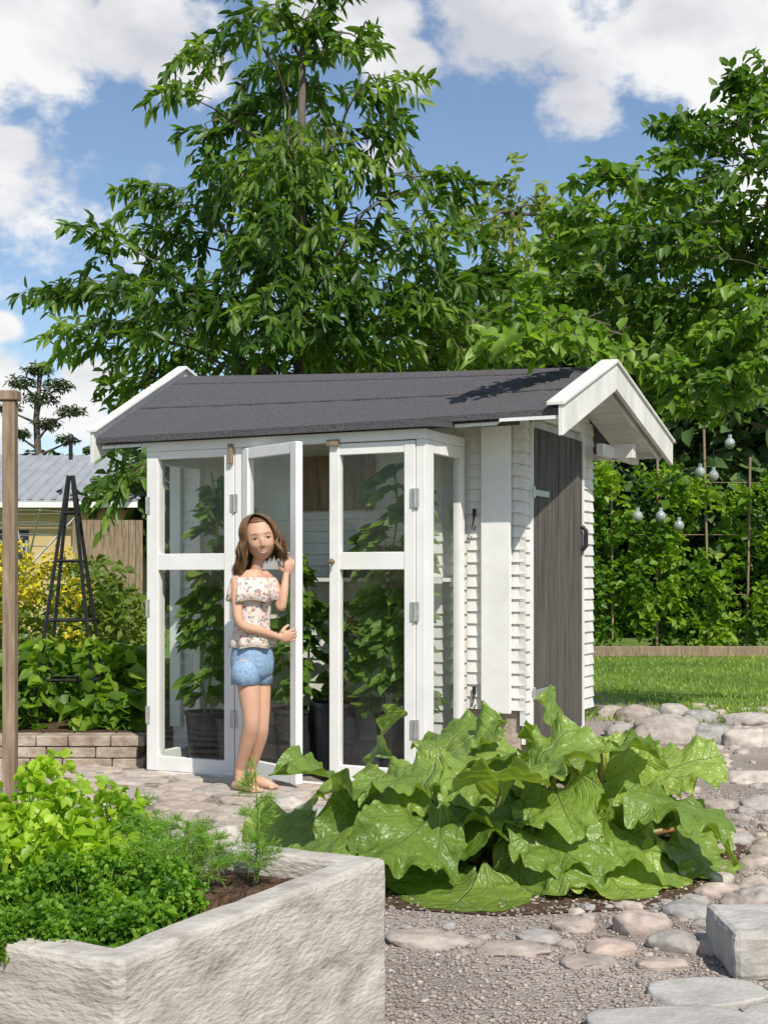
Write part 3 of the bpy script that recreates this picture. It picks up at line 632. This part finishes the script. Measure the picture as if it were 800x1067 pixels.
# ---------------- left side
m=MB(); q=W(11,600,6.0); m.box(q[0]-.028,q[0]+.028,5.97,6.03,0,1.83); m.box(-3.2,q[0]+.04,5.96,6.04,1.832,1.875); m.box(-3.2,-3.14,5.97,6.03,0,1.83); m.obj('wooden_pergola',M['brownwood'],bevel=.004)
m=MB(); cx,cy=W(74,600,7.75)[:2]; top=1.78; base=.18
legs=[np.array([cx+a*.19,cy+b_*.17,base]) for a,b_ in ((-1,-1),(1,-1),(1,1),(-1,1))]; apex=np.array([cx,cy,top-.06])
for l_ in legs: m.tube([l_,apex+(l_-apex)*.06],.011,4)
for t in (.18,.40,.62,.8):
    r_=[l_+(apex-l_)*t for l_ in legs]
    for i in range(4): m.tube([r_[i],r_[(i+1)%4]],.008,4)
m.tube([apex,apex+np.array([0,0,.10])],.012,6); m.ell(apex+np.array([0,0,.12]),(.022,.022,.03)); m.obj('obelisk_trellis',M['black'])
m=MB(); 
for r_ in range(3):
    x=-2.9
    while x<-1.34:
        w=rng.uniform(.16,.3); m.box(x,min(x+w-.006,-1.30),7.30-rng.uniform(0,.015),7.50,r_*.062,r_*.062+.057); x+=w
m.obj('stone_retaining_wall',M['found'],bevel=.006)
sheet('planting_bed_soil',[(-3.2,7.45),(-1.33,7.45),(-1.33,9.5),(-3.2,9.5)],.185,M['soil'])
m=MB(); m.box(-3.2,-1.34,7.5,9.45,0.001,.184); m.obj('planting_bed_fill',M['soil'])
Pa=[in_ell(50,(rng.uniform(-2.6,-1.4),rng.uniform(7.95,8.8),rng.uniform(.25,.55)),(.16,.14,.10),.6) for _ in range(32)]
Pa+=[in_ell(45,(x,7.58,rng.uniform(.24,.34)),(.10,.06,.08),.6) for x in (-2.3,-2.12,-1.7,-1.5,-1.42)]
scatter('squash_plants',np.concatenate(Pa),L['hedge'],.095,.085)
Pc=np.concatenate([in_ell(200,(rng.uniform(-3.3,-1.9),rng.uniform(9.3,10.8),rng.uniform(.3,1.0)),(.33,.3,.28),.6) for _ in range(30)])
scatter('yellow_green_shrub',Pc,L['birch'],.065,.045)
Pc=np.concatenate([in_ell(70,(rng.uniform(-3.1,-1.9),rng.uniform(8.85,9.3),rng.uniform(.65,1.30)),(.13,.12,.10),.6) for _ in range(22)])
scatter('yellow_flowers',Pc,L['yellow'],.032,.028)
Pc=np.concatenate([in_ell(12,l_+(apex-l_)*t+np.array([0,-.02,0]),(.06,.06,.07)) for l_ in legs for t in (.03,.12,.2,.3)]); scatter('bean_vine',Pc,L['hedge'],.08,.065)
hs=empty('yellow_house'); m=MB(); m.box(-16,-4.75,25,31,0,2.42); m.obj('walls',M['yellow'],hs)
m=MB(); m.hex([(-16.3,24.6,2.40),(-4.5,24.6,2.40),(-4.5,28,3.50),(-16.3,28,3.50),(-16.3,24.6,2.46),(-4.5,24.6,2.46),(-4.5,28,3.56),(-16.3,28,3.56)])
m.hex([(-16.3,28,3.50),(-4.5,28,3.50),(-4.5,31.4,2.40),(-16.3,31.4,2.40),(-16.3,28,3.56),(-4.5,28,3.56),(-4.5,31.4,2.46),(-16.3,31.4,2.46)])
x=-16.2
while x<-4.5:
    m.hex([(x,24.58,2.455),(x+.09,24.58,2.455),(x+.09,28,3.555),(x,28,3.555),(x+.025,24.58,2.50),(x+.065,24.58,2.50),(x+.065,28,3.60),(x+.025,28,3.60)]); x+=.22
m.obj('roof',M['metalroof'],hs)
m=MB(); m.box(-7.6,-6.6,24.97,25.02,.9,1.9); m.obj('window_glass',M['plastic'],hs); m=MB(); m.box(-16.3,-4.5,24.55,24.59,2.30,2.40); m.obj('fascia',M['white'],hs)
m=MB(); x=-5.3
while x<-4.2: m.box(x,x+.11,22.9,22.93,0,2.0); x+=.12
m.obj('wooden_fence',M['brownwood'])
m=MB(); dx,dy=W(28,600,19)[:2]; m.tube([(dx,dy,0),(dx,dy,1.55)],.022,8)
for k in range(4):
    a=k*math.pi/2+.5; e1=np.array([dx+.75*math.cos(a),dy+.75*math.sin(a),1.95]); m.tube([(dx,dy,1.15),e1],.014,5)
for t in (.4,.6,.8,1.0):
    r_=[np.array([dx,dy,1.15])+(np.array([dx+.75*math.cos(k*math.pi/2+.5),dy+.75*math.sin(k*math.pi/2+.5),1.95])-np.array([dx,dy,1.15]))*t for k in range(4)]
    for i in range(4): m.tube([r_[i],r_[(i+1)%4]],.005,4)
m.obj('rotary_clothes_dryer',M['metal'])
# ---------------- right side hedge
Ps=[]
for _ in range(360):
    x=rng.uniform(1.6,8.6); z=rng.uniform(.08,2.45); Ps.append(in_ell(44,(x,17.9+rng.uniform(-.25,.4),z),(.2,.16,.24),.6))
Pq=np.concatenate(Ps); Pq=Pq[Pq[:,2]>.01]
scatter('climbing_hedge',Pq,L['hedge'],.10,.075,vs=2.2)
m=MB()
for x in np.arange(1.8,8.6,.62): m.tube([(x+rng.normal()*.05,18.0,0),(x,18.0,2.6+rng.uniform(-.2,.5))],.02,5)
for z in (.8,1.6,2.3): m.tube([(1.6,18.02,z),(8.7,18.02,z)],.006,4)
m.obj('hedge_trellis_poles',M['brownwood'])
m=MB(); m.box(1.2,9,17.35,17.42,0,.14); m.obj('bed_edging_board',M['brownwood'],bevel=.01)
sl=empty('string_lights'); m=MB(); gb=MB(); sk=MB()
pp=[W(625,470,13.4),W(680,505,13.2),W(745,470,13.0),W(800,430,12.9),W(880,380,12.7)]
pp=[np.array(p_) for p_ in pp]; cv=[]
for a,b_ in zip(pp[:-1],pp[1:]):
    for t in np.linspace(0,1,7)[:-1]: cv.append(a+(b_-a)*t+np.array([0,0,-.22*4*t*(1-t)*.3]))
m.tube(cv,.004,4)
for i,(x,y) in enumerate([(664,538),(688,538),(707,548),(743,496),(729,492),(791,405),(760,462)]):
    c_=W(x,y,13.1); m.tube([c_+np.array([0,0,.06]),c_+np.array([0,0,.06+.22])],.003,4); gb.ell(c_,(.050,.050,.054),16,10); sk.tube([c_+np.array([0,0,.045]),c_+np.array([0,0,.085])],.018,8)
m.obj('cable',M['black'],sl); gb.obj('bulbs',mat_noise('bulb_glass',(.20,.23,.21),(.38,.41,.38),scale=9,rough=.08,bump=0,spec=.9),sl,smooth=True); sk.obj('sockets',M['metal'],sl)
# ---------------- girl
girl=empty('girl'); gp=W
def mat_skin():
    m=mat_noise('skin',(.53,.305,.20),(.60,.355,.245),scale=14,rough=.5,bump=.05,spec=.35); b=m.node_tree.nodes['Principled BSDF']
    b.inputs['Subsurface Weight'].default_value=.12; b.inputs['Subsurface Radius'].default_value=(.02,.008,.004); return m
SK=mat_skin(); s=MB()
def spl(P_,R_,n=8):
    P_=[np.asarray(p,float) for p in P_]; Q=[P_[0]*2-P_[1]]+P_+[P_[-1]*2-P_[-2]]; RR=[R_[0]]+list(R_)+[R_[-1]]; po=[];ro=[]
    for i in range(1,len(Q)-2):
        for t in np.linspace(0,1,n,endpoint=False):
            c=[(-t**3+2*t*t-t)/2,(3*t**3-5*t*t+2)/2,(-3*t**3+4*t*t+t)/2,(t**3-t*t)/2]
            po.append(sum(c[k]*Q[i-1+k] for k in range(4))); ro.append(RR[i]*(1-t)+RR[i+1]*t)
    po.append(P_[-1]); ro.append(R_[-1])
    ro=np.array(ro); 
    for _ in range(3): ro[1:-1]=(ro[:-2]+2*ro[1:-1]+ro[2:])/4
    return po,list(ro)
def limb(P_,R_,n=24):
    po,ro=spl(P_,R_); s.tube(po,ro,n)
    for j_,r_ in ((po[0],ro[0]),(po[-1],ro[-1])): s.ell(j_,(r_,r_,r_),20,12)
YR=6.27; YL=6.40; tor=math.radians(48)
s.loft([(gp(263,706,6.34),.080,.065,tor,0),(gp(264,685,6.34),.098,.076,tor,0),(gp(264,660,6.34),.076,.058,tor,0),(gp(263,630,6.34),.086,.062,tor,0),(gp(264,612,6.34),.094,.056,tor,0),(gp(265,604,6.342),.085,.046,tor,0),(gp(266,598,6.342),.045,.036,tor,0),(gp(267,594,6.34),.029,.029,tor,0)],40)
limb([gp(265,602,6.345),gp(267,594,6.34),gp(270,580,6.33)],[.031,.0275,.029])
limb([gp(246,607,6.262),gp(256,601,6.31),gp(265,599,6.34),gp(275,600,6.375),gp(284,605,6.41)],[.026,.028,.028,.028,.026])
RW=gp(291,664,6.31); limb([gp(246,606,6.262),gp(247,628,6.235),gp(251,650,6.215),gp(270,657,6.255),RW],[.028,.0255,.0215,.0225,.0150])
LW=gp(298,599,6.375); limb([gp(284,605,6.41),gp(289,619,6.37),gp(293,633,6.34),gp(296,616,6.35),LW],[.026,.0245,.0205,.0215,.0145])
limb([gp(256,692,6.29),gp(260,722,6.275),gp(262,751,6.26),gp(259,769,6.29),gp(250,801,6.35)],[.057,.051,.0375,.0385,.0230])
limb([gp(269,692,6.38),gp(271,722,6.365),gp(272,752,6.345),gp(270,769,6.365),gp(262,800,6.42)],[.057,.051,.0375,.0385,.0230])
def foot(ank,ang):
    d=np.array([math.cos(ang),math.sin(ang),0]); z=.036
    a0=np.array([ank[0],ank[1],z+.05])
    limb([ank,a0],[.0235,.024]); limb([np.array([*(a0-d*.028)[:2],z+.022]),np.array([*(a0+d*.02)[:2],z+.034]),np.array([*(a0+d*.07)[:2],z+.026]),np.array([*(a0+d*.115)[:2],z+.016])],[.022,.030,.026,.015])
    sd=np.array([-d[1],d[0],0])
    for k in range(5): s.ell(a0*np.array([1,1,0])+d*(.128-.006*abs(k-1))+sd*(.022-.011*k)+np.array([0,0,z+.010]),(.011 if k==0 else .008,)*3,12,8)
foot(gp(250,801,6.35),-.7); foot(gp(262,800,6.42),-.35)
def hand(w,fwd,thumb,nor,curl,sc=1.0):
    fwd=nrm(np.array(fwd,float)); thumb=np.array(thumb,float); thumb=nrm(thumb-fwd*thumb.dot(fwd)); nor=np.cross(fwd,thumb) if nor>0 else np.cross(thumb,fwd)
    pl=.062*sc; Rm=np.stack([fwd,thumb,nor],1)
    s.ell(w+fwd*pl*.55,(pl*.62,.029*sc,.012*sc),16,10,Rm)
    for i,(off,ln) in enumerate(((.024,.052),(.008,.058),(-.008,.054),(-.023,.043))):
        p0=w+fwd*pl*.85+thumb*off*sc; a=0; pts=[p0]; d=nrm(fwd+thumb*off*3); f0=d
        for k,fr in enumerate((.42,.32,.26)):
            a+=curl[k]; d=f0*math.cos(a)+nor*math.sin(a); pts.append(pts[-1]+d*ln*sc*fr)
        s.tube(pts,[.0068*sc,.0064*sc,.0058*sc,.0048*sc],10)
        for p_ in pts: s.ell(p_,(.006*sc,)*3,10,6)
    p0=w+fwd*pl*.25+thumb*.022*sc; d1=nrm(fwd*.7+thumb*.8+nor*.25); pts=[p0,p0+d1*.026*sc,p0+d1*.026*sc+nrm(fwd+thumb*.3+nor*.5)*.022*sc]
    s.tube(pts,[.010*sc,.008*sc,.0065*sc],10)
    for p_ in pts: s.ell(p_,(.007*sc,)*3,10,6)
hand(RW,(.95,.35,.12),(0,-.15,1),-1,(.25,.5,.5)); hand(LW,(.25,.1,1),(-.8,-.5,0),-1,(.3,.6,.6))
HS=1.10
hc=W(271,560,6.325); yaw=math.radians(10); roll=math.radians(-8); pit=math.radians(1)
Rn=np.array(Matrix.Rotation(yaw,3,'Z')@Matrix.Rotation(roll,3,'Y')@Matrix.Rotation(pit,3,'X'))
def H(p_): return hc+Rn@(np.array(p_,float)*HS)
def g2(x,z,cx,cz,sx,sz): return math.exp(-(((x-cx)/sx)**2+((z-cz)/sz)**2))
def headpt(th,ph):
    d=np.array([math.sin(ph)*math.cos(th),math.sin(ph)*math.sin(th),math.cos(ph)])
    x,y,z_=d[0]*.071,d[1]*.082,d[2]*.096
    fr=max(0,-d[1])**.5
    if d[2]<0:
        t=min(1,(-d[2])/1.0); x*=1-.23*t**1.7
        if y>0: y*=1-.35*t
        else: y*=1-.05*t
    if y<0: y=-(abs(y)/.082)**.82*.079
    for sx_ in (-1,1):
        y+= .0065*fr*g2(x,z_,sx_*.028,-.004,.015,.010)
        y-= .0065*fr*g2(x,z_,sx_*.034,-.038,.019,.016)
    y-= .002*fr*g2(x,z_,0,.020,.05,.010)
    y-= .006*fr*g2(x,z_,0,-.086,.020,.012)
    y-= .0035*fr*g2(x,z_,0,-.062,.020,.012)
    y-= .013*fr*math.exp(-((x/.0075)**2))*max(0,1-abs((z_+.023)/.024))**.8
    y-= .007*fr*g2(x,z_,0,-.035,.013,.006)
    return x,y,z_
FP=np.array([headpt(th,ph) for ph in np.linspace(.8,2.7,160) for th in np.linspace(-math.pi+.3,-.3,140)])
def facey(x,z_):
    i=np.argsort((FP[:,0]-x)**2+(FP[:,2]-z_)**2)[:6]; return FP[i,1].mean()
nu,nv=128,100; b0=len(s.v)
for i in range(nv+1):
    for j in range(nu): s.v.append(tuple(H(headpt(2*math.pi*j/nu,math.pi*i/nv))))
for i in range(nv):
    for j in range(nu): s.f.append((b0+i*nu+j,b0+(i+1)*nu+j,b0+(i+1)*nu+(j+1)%nu,b0+i*nu+(j+1)%nu))
for sx_ in (-1,1): s.ell(H((sx_*.0705,.006,-.014)),(.008,.014,.021),R=Rn)
body=s.obj('body',SK,girl,smooth=True)
rm=body.modifiers.new('r','REMESH'); rm.mode='VOXEL'; rm.voxel_size=.0024; rm.use_smooth_shade=True
sm=body.modifiers.new('s','SMOOTH'); sm.factor=.5; sm.iterations=3
def simple(name,c,rough=.4):
    m_,nt_,b_=newmat(name); b_.inputs['Base Color'].default_value=(*c,1); b_.inputs['Roughness'].default_value=rough; return m_
we=MB(); ir=MB(); br_=MB(); lp_=MB(); te=MB(); ld=MB()
EZ=-.005
def onf(x,z_,o=0): return H((x,facey(x,z_)+o,z_))
for sx_ in (-1,1):
    ex=sx_*.028; ey=facey(ex,EZ)
    we.ell(H((ex,ey+.0062,EZ)),(.0130*HS,.0085*HS,.0075*HS),20,14,Rn)
    ir.ell(H((ex+.0005,ey-.0012,EZ+.0003)),(.0060*HS,.0022*HS,.0060*HS),16,10,Rn)
    ld.tube([onf(sx_*.0145,EZ-.001,.001),H((sx_*.021,ey-.0012,EZ+.0066)),H((sx_*.028,ey-.0022,EZ+.0080)),H((sx_*.035,ey-.0006,EZ+.0062)),onf(sx_*.042,EZ-.000,.001)],[.0015,.0026,.0029,.0026,.0015],8)
    ld.tube([onf(sx_*.0150,EZ-.002,.001),H((sx_*.021,ey-.0006,EZ-.0066)),H((sx_*.028,ey-.0013,EZ-.0078)),H((sx_*.035,ey+.0002,EZ-.0062)),onf(sx_*.0415,EZ-.001,.001)],[.0013,.0022,.0025,.0022,.0013],8)
    br_.tube([onf(sx_*.016,EZ+.0005,-.0012),H((sx_*.021,ey-.0036,EZ+.0050)),H((sx_*.028,ey-.0048,EZ+.0060)),H((sx_*.035,ey-.0030,EZ+.0048)),onf(sx_*.0425,EZ+.0006,-.0014)],[.0006,.0011,.0015,.0013,.0008],6)
    br_.tube([onf(sx_*.013,.0125,-.0002),onf(sx_*.021,.0155,-.0002),onf(sx_*.033,.0165,-.0002),onf(sx_*.045,.0115,-.0002)],[.0011,.0019,.0017,.0007],6)
zs=np.linspace(-1,1,11)
def lipline(hw,zc,curve,rmax,off,mat):
    mat.tube([onf(hw*t,zc+curve*abs(t)**1.7,off) for t in zs],[max(.0005,rmax*(1-abs(t)**2.2)) for t in zs],8)
lipline(.022,-.0598,.0058,.0023,-.0006,lp_); lipline(.021,-.0698,.0140,.0027,-.0006,lp_)
lipline(.0180,-.0647,.0085,.0042,.0012,te)
we.obj('eye_whites',simple('eye_white',(.60,.57,.54)),girl,smooth=True); ir.obj('irises',simple('iris',(.035,.025,.018),.2),girl,smooth=True)
ld.obj('eyelids',SK,girl,smooth=True)
br_.obj('brows_and_lashes',simple('brow',(.11,.065,.038),.8),girl,smooth=True); lp_.obj('lips',simple('lip',(.50,.19,.155),.45),girl,smooth=True); te.obj('teeth',simple('teeth',(.76,.74,.69),.3),girl,smooth=True)
HM=mat_var('hair',[(.10,.050,.024),(.17,.093,.046),(.26,.15,.076),(.38,.245,.13)],60,.42,.1)
hv=MB(); hvar=[]
NCL=64
for c_i in range(NCL):
    azc=-math.pi*.80+2*math.pi*.80*(c_i+.5)/NCL+math.pi/2; f1,f2=rng.uniform(0,6.28,2); wv=rng.uniform(.004,.010); lc=rng.uniform(.12,.17); cv_=rng.random()
    for k in range(28):
        az=azc+rng.normal()*.05
        dx,dy=math.cos(az),math.sin(az); pt=np.array([rng.normal()*.005-.018,rng.uniform(-.055,.03),0])
        ro=rng.uniform(1.03,1.17); lenn=lc*rng.uniform(.85,1.1)
        if dx>.1: lenn*=.66
        pts=[]
        frs=max(0,-dy-.15)
        for t in np.linspace(0,1,7): 
            ph=t*math.pi/2; wx=1+.12*frs*math.sin(ph)
            e_=np.array([dx*.075*ro*math.sin(ph)*wx+ (1 if dx>0 else -1)*.014*frs*math.sin(ph),dy*.088*ro*math.sin(ph)+.003+frs*.014*t,.101*math.cos(ph)*(1+.08*(ro-1))])
            pts.append(e_+pt*(1-t)*.8)
        last=pts[-1]
        for t in np.linspace(0,1,10)[1:]:
            pts.append(last+np.array([dx*.016*t-(.03*t*t if dx<.1 else -.000*t)+wv*(math.sin(8*t+f1)-math.sin(f1)), (.015*t if dy>-.2 else .02*t)+wv*(math.cos(7*t+f2)-math.cos(f2)), -lenn*t])+(np.array([math.cos(azc)*.077-dx*.077,math.sin(azc)*.088-dy*.088,0]))*.6*t)
        wp=[H(p_) for p_ in pts]
        r0=rng.uniform(.0009,.0017); rad=[r0]*(len(wp)-3)+[r0*.8,r0*.5,r0*.15]
        a=len(hv.v); hv.tube(wp,rad,3); hvar+= [min(1,max(0,cv_*.6+rng.random()*.4))]*(len(hv.v)-a)
mk('hair',hv.v,hv.f,HM,girl,True,hvar)
cp=MB(); HC=15
for i in range(HC):
    ph=math.pi*.5*1.3*i/(HC-1)
    for j in range(48):
        th=2*math.pi*j/48; y_=math.sin(ph)*math.sin(th); zz=math.cos(ph); xx=math.sin(ph)*math.cos(th)
        q_=np.array([.0745*xx,.0875*y_+.003,.1005*zz])
        lim=.47+.16*(1-abs(xx+.15)**1.2*1.6)
        if y_<-.25 and zz<lim: q_=q_*np.array([.85,.6,.97])
        cp.v.append(tuple(H(q_)))
for i in range(HC-1):
    for j in range(48): cp.f.append((i*48+j,(i+1)*48+j,(i+1)*48+(j+1)%48,i*48+(j+1)%48))
mk('hair_base',cp.v,cp.f,HM,girl,True,[.3]*len(cp.v))
def mat_floral():
    m_,nt_,b_=newmat('floral_cotton'); tc=nt_.nodes.new('ShaderNodeTexCoord')
    nn_=nt_.nodes.new('ShaderNodeTexNoise'); nn_.inputs['Scale'].default_value=60; lnk(nt_,tc.outputs['Object'],nn_.inputs['Vector'])
    ad=nt_.nodes.new('ShaderNodeVectorMath'); ad.operation='MULTIPLY_ADD'; ad.inputs[1].default_value=(.02,.02,.02); lnk(nt_,nn_.outputs['Color'],ad.inputs[0]); lnk(nt_,tc.outputs['Object'],ad.inputs[2])
    v_=nt_.nodes.new('ShaderNodeTexVoronoi'); v_.inputs['Scale'].default_value=70; lnk(nt_,ad.outputs[0],v_.inputs['Vector'])
    sp=nt_.nodes.new('ShaderNodeSeparateColor'); lnk(nt_,v_.outputs['Color'],sp.inputs[0])
    r=nt_.nodes.new('ShaderNodeValToRGB'); r.color_ramp.interpolation='CONSTANT'; el=r.color_ramp.elements; el[0].color=(.66,.56,.50,1); el[1].position=.26; el[1].color=(.50,.22,.21,1)
    for p_,c_ in ((.46,(.64,.42,.37,1)),(.62,(.24,.25,.17,1)),(.78,(.60,.42,.22,1)),(.90,(.24,.23,.30,1))): e_=el.new(p_); e_.color=c_
    lnk(nt_,sp.outputs[0],r.inputs[0]); mr=nt_.nodes.new('ShaderNodeMath'); mr.operation='LESS_THAN'; mr.inputs[1].default_value=.50; lnk(nt_,v_.outputs['Distance'],mr.inputs[0])
    mx=nt_.nodes.new('ShaderNodeMixRGB'); mx.inputs[1].default_value=(.68,.60,.55,1); lnk(nt_,mr.outputs[0],mx.inputs[0]); lnk(nt_,r.outputs[0],mx.inputs[2]); lnk(nt_,mx.outputs[0],b_.inputs['Base Color']); b_.inputs['Roughness'].default_value=.9; return m_
FL=mat_floral(); m=MB()
m.loft([(gp(264,607,6.34),.096,.066,tor,0),(gp(264,616,6.34),.100,.074,tor,.0),(gp(263,630,6.34),.098,.075,tor,.01),(gp(263,646,6.34),.088,.070,tor,.02),(gp(263,654,6.34),.086,.070,tor,.01),(gp(263,662,6.34),.100,.084,tor,.04),(gp(263,674,6.34),.118,.100,tor,.07)],96,False)
m.loft([(gp(265,602,6.335),.124,.062,tor,.01),(gp(265,606,6.335),.129,.074,tor,.03),(gp(264,615,6.335),.133,.084,tor,.05),(gp(264,626,6.335),.140,.096,tor,.09)],120,False)
o=m.obj('floral_top',FL,girl,smooth=True); so=o.modifiers.new('s','SOLIDIFY'); so.thickness=.003
DN=mat_noise('denim',(.15,.25,.40),(.32,.44,.58),scale=70,rough=.9,bump=.4,bscale=260,bdist=.002)
m=MB(); m.loft([(gp(263,664,6.34),.086,.068,tor,0),(gp(263,676,6.34),.100,.080,tor,0),(gp(263,690,6.34),.108,.086,tor,.005),(gp(263,700,6.34),.104,.082,tor,.01),(gp(263,707,6.34),.085,.06,tor,.0)],48,True)
m.loft([(gp(257,688,6.295),.056,.056,0,0),(gp(256,700,6.29),.064,.064,0,.01),(gp(256,713,6.285),.067,.066,0,.02)],40,False)
m.loft([(gp(268,688,6.375),.056,.058,0,0),(gp(269,700,6.38),.063,.064,0,.01),(gp(269,712,6.375),.065,.066,0,.02)],40,False)
o=m.obj('denim_shorts',DN,girl,smooth=True); so=o.modifiers.new('s','SOLIDIFY'); so.thickness=.004
# ---------------- world
w=bpy.data.worlds.new('World'); scene.world=w; w.use_nodes=True; nt=w.node_tree; nt.nodes.clear()
out=nt.nodes.new('ShaderNodeOutputWorld'); sky=nt.nodes.new('ShaderNodeTexSky'); sky.sky_type='NISHITA'; sky.sun_disc=False
SD=nrm(np.array([.30,-.76,.86])); el=math.asin(SD[2]); az=math.atan2(SD[0],SD[1])
sky.sun_elevation=el; sky.sun_rotation=az; sky.air_density=1.0; sky.dust_density=.6; sky.ozone_density=2.2
bg=nt.nodes.new('ShaderNodeBackground'); bg.inputs[1].default_value=.135; lnk(nt,sky.outputs[0],bg.inputs[0])
tc=nt.nodes.new('ShaderNodeTexCoord')
def vm(op,a,b_=None):
    q=nt.nodes.new('ShaderNodeVectorMath'); q.operation=op; lnk(nt,a,q.inputs[0])
    if b_ is not None:
        if isinstance(b_,tuple): q.inputs[1].default_value=b_
        else: lnk(nt,b_,q.inputs[1])
    return q
def mt(op,a,b_=None,clamp=False):
    q=nt.nodes.new('ShaderNodeMath'); q.operation=op; q.use_clamp=clamp
    for k,i in enumerate((a,b_)):
        if i is None: continue
        if isinstance(i,(int,float)): q.inputs[k].default_value=i
        else: lnk(nt,i,q.inputs[k])
    return q.outputs[0]
dirn=vm('NORMALIZE',tc.outputs['Generated']).outputs[0]
sc_=vm('MULTIPLY',dirn,(1,1,1.5)).outputs[0]
n1=nt.nodes.new('ShaderNodeTexNoise'); n1.inputs['Scale'].default_value=10; n1.inputs['Detail'].default_value=12; n1.inputs['Roughness'].default_value=.62; lnk(nt,sc_,n1.inputs['Vector'])
acc=None
for (x,y,r_) in [(60,0,.070),(140,15,.070),(-60,50,.12),(195,70,.045),(10,150,.028),(375,25,.05),(415,65,.035),(400,165,.025),(540,20,.070),(660,45,.11),(790,50,.12),(610,110,.055),(95,395,.030),(70,430,.045),(0,340,.026),(-60,420,.1),(930,80,.15),(750,-60,.14),(300,-140,.12),(-200,200,.2),(1050,300,.2)]:
    d=nrm(np.array([x-400,F,HZ-y],float)); d=(d[0],d[1],d[2]*1.5)
    q=nt.nodes.new('ShaderNodeVectorMath'); q.operation='DISTANCE'; lnk(nt,sc_,q.inputs[0]); q.inputs[1].default_value=d
    v_=mt('SUBTRACT',1.0,mt('DIVIDE',q.outputs['Value'],r_)); acc=v_ if acc is None else mt('MAXIMUM',acc,v_)
n3=nt.nodes.new('ShaderNodeTexNoise'); n3.inputs['Scale'].default_value=2.2; n3.inputs['Detail'].default_value=4; lnk(nt,sc_,n3.inputs['Vector'])
sy=nt.nodes.new('ShaderNodeSeparateXYZ'); lnk(nt,dirn,sy.inputs[0])
back=mt('SUBTRACT',mt('MULTIPLY',n3.outputs['Fac'],3.0),mt('ADD',1.7,mt('MULTIPLY',mt('MAXIMUM',sy.outputs[1],0.0),3.0)))
acc=mt('MAXIMUM',acc,back); acc=mt('MAXIMUM',acc,-1.2)
dens=mt('ADD',acc,mt('MULTIPLY',mt('SUBTRACT',n1.outputs['Fac'],.5),2.6))
mr=nt.nodes.new('ShaderNodeMapRange'); mr.interpolation_type='SMOOTHSTEP'; mr.inputs[1].default_value=.0; mr.inputs[2].default_value=.45; lnk(nt,dens,mr.inputs[0])
n4=nt.nodes.new('ShaderNodeTexNoise'); n4.inputs['Scale'].default_value=8; n4.inputs['Detail'].default_value=8; lnk(nt,vm('ADD',sc_,(.02,0,.05)).outputs[0],n4.inputs['Vector'])
cr=nt.nodes.new('ShaderNodeValToRGB'); cr.color_ramp.elements[0].position=.38; cr.color_ramp.elements[0].color=(.66,.68,.74,1); cr.color_ramp.elements[1].position=.56; cr.color_ramp.elements[1].color=(1,1,1,1); lnk(nt,n4.outputs['Fac'],cr.inputs[0])
bg2=nt.nodes.new('ShaderNodeBackground'); bg2.inputs[1].default_value=.95; lnk(nt,cr.outputs[0],bg2.inputs[0])
ms=nt.nodes.new('ShaderNodeMixShader'); lnk(nt,mr.outputs[0],ms.inputs[0]); lnk(nt,bg.outputs[0],ms.inputs[1]); lnk(nt,bg2.outputs[0],ms.inputs[2]); lnk(nt,ms.outputs[0],out.inputs[0])
sl_=bpy.data.lights.new('sun','SUN'); sl_.energy=5.0; sl_.angle=math.radians(.5); sl_.color=(1,.95,.86); so_=bpy.data.objects.new('sun',sl_); scene.collection.objects.link(so_)
so_.rotation_euler=Vector(tuple(SD)).to_track_quat('Z','Y').to_euler()
cam=bpy.data.cameras.new('camera'); co=bpy.data.objects.new('camera',cam); scene.collection.objects.link(co)
co.location=(0,0,CH); co.rotation_euler=(math.pi/2,0,0); cam.sensor_fit='VERTICAL'; cam.sensor_height=36; cam.lens=F/1067*36; cam.shift_y=(HZ-533.5)/1067; cam.clip_start=.05; cam.clip_end=1500
scene.camera=co
scene.view_settings.view_transform='Standard'; scene.view_settings.look='None'; scene.view_settings.exposure=0; scene.view_settings.gamma=1
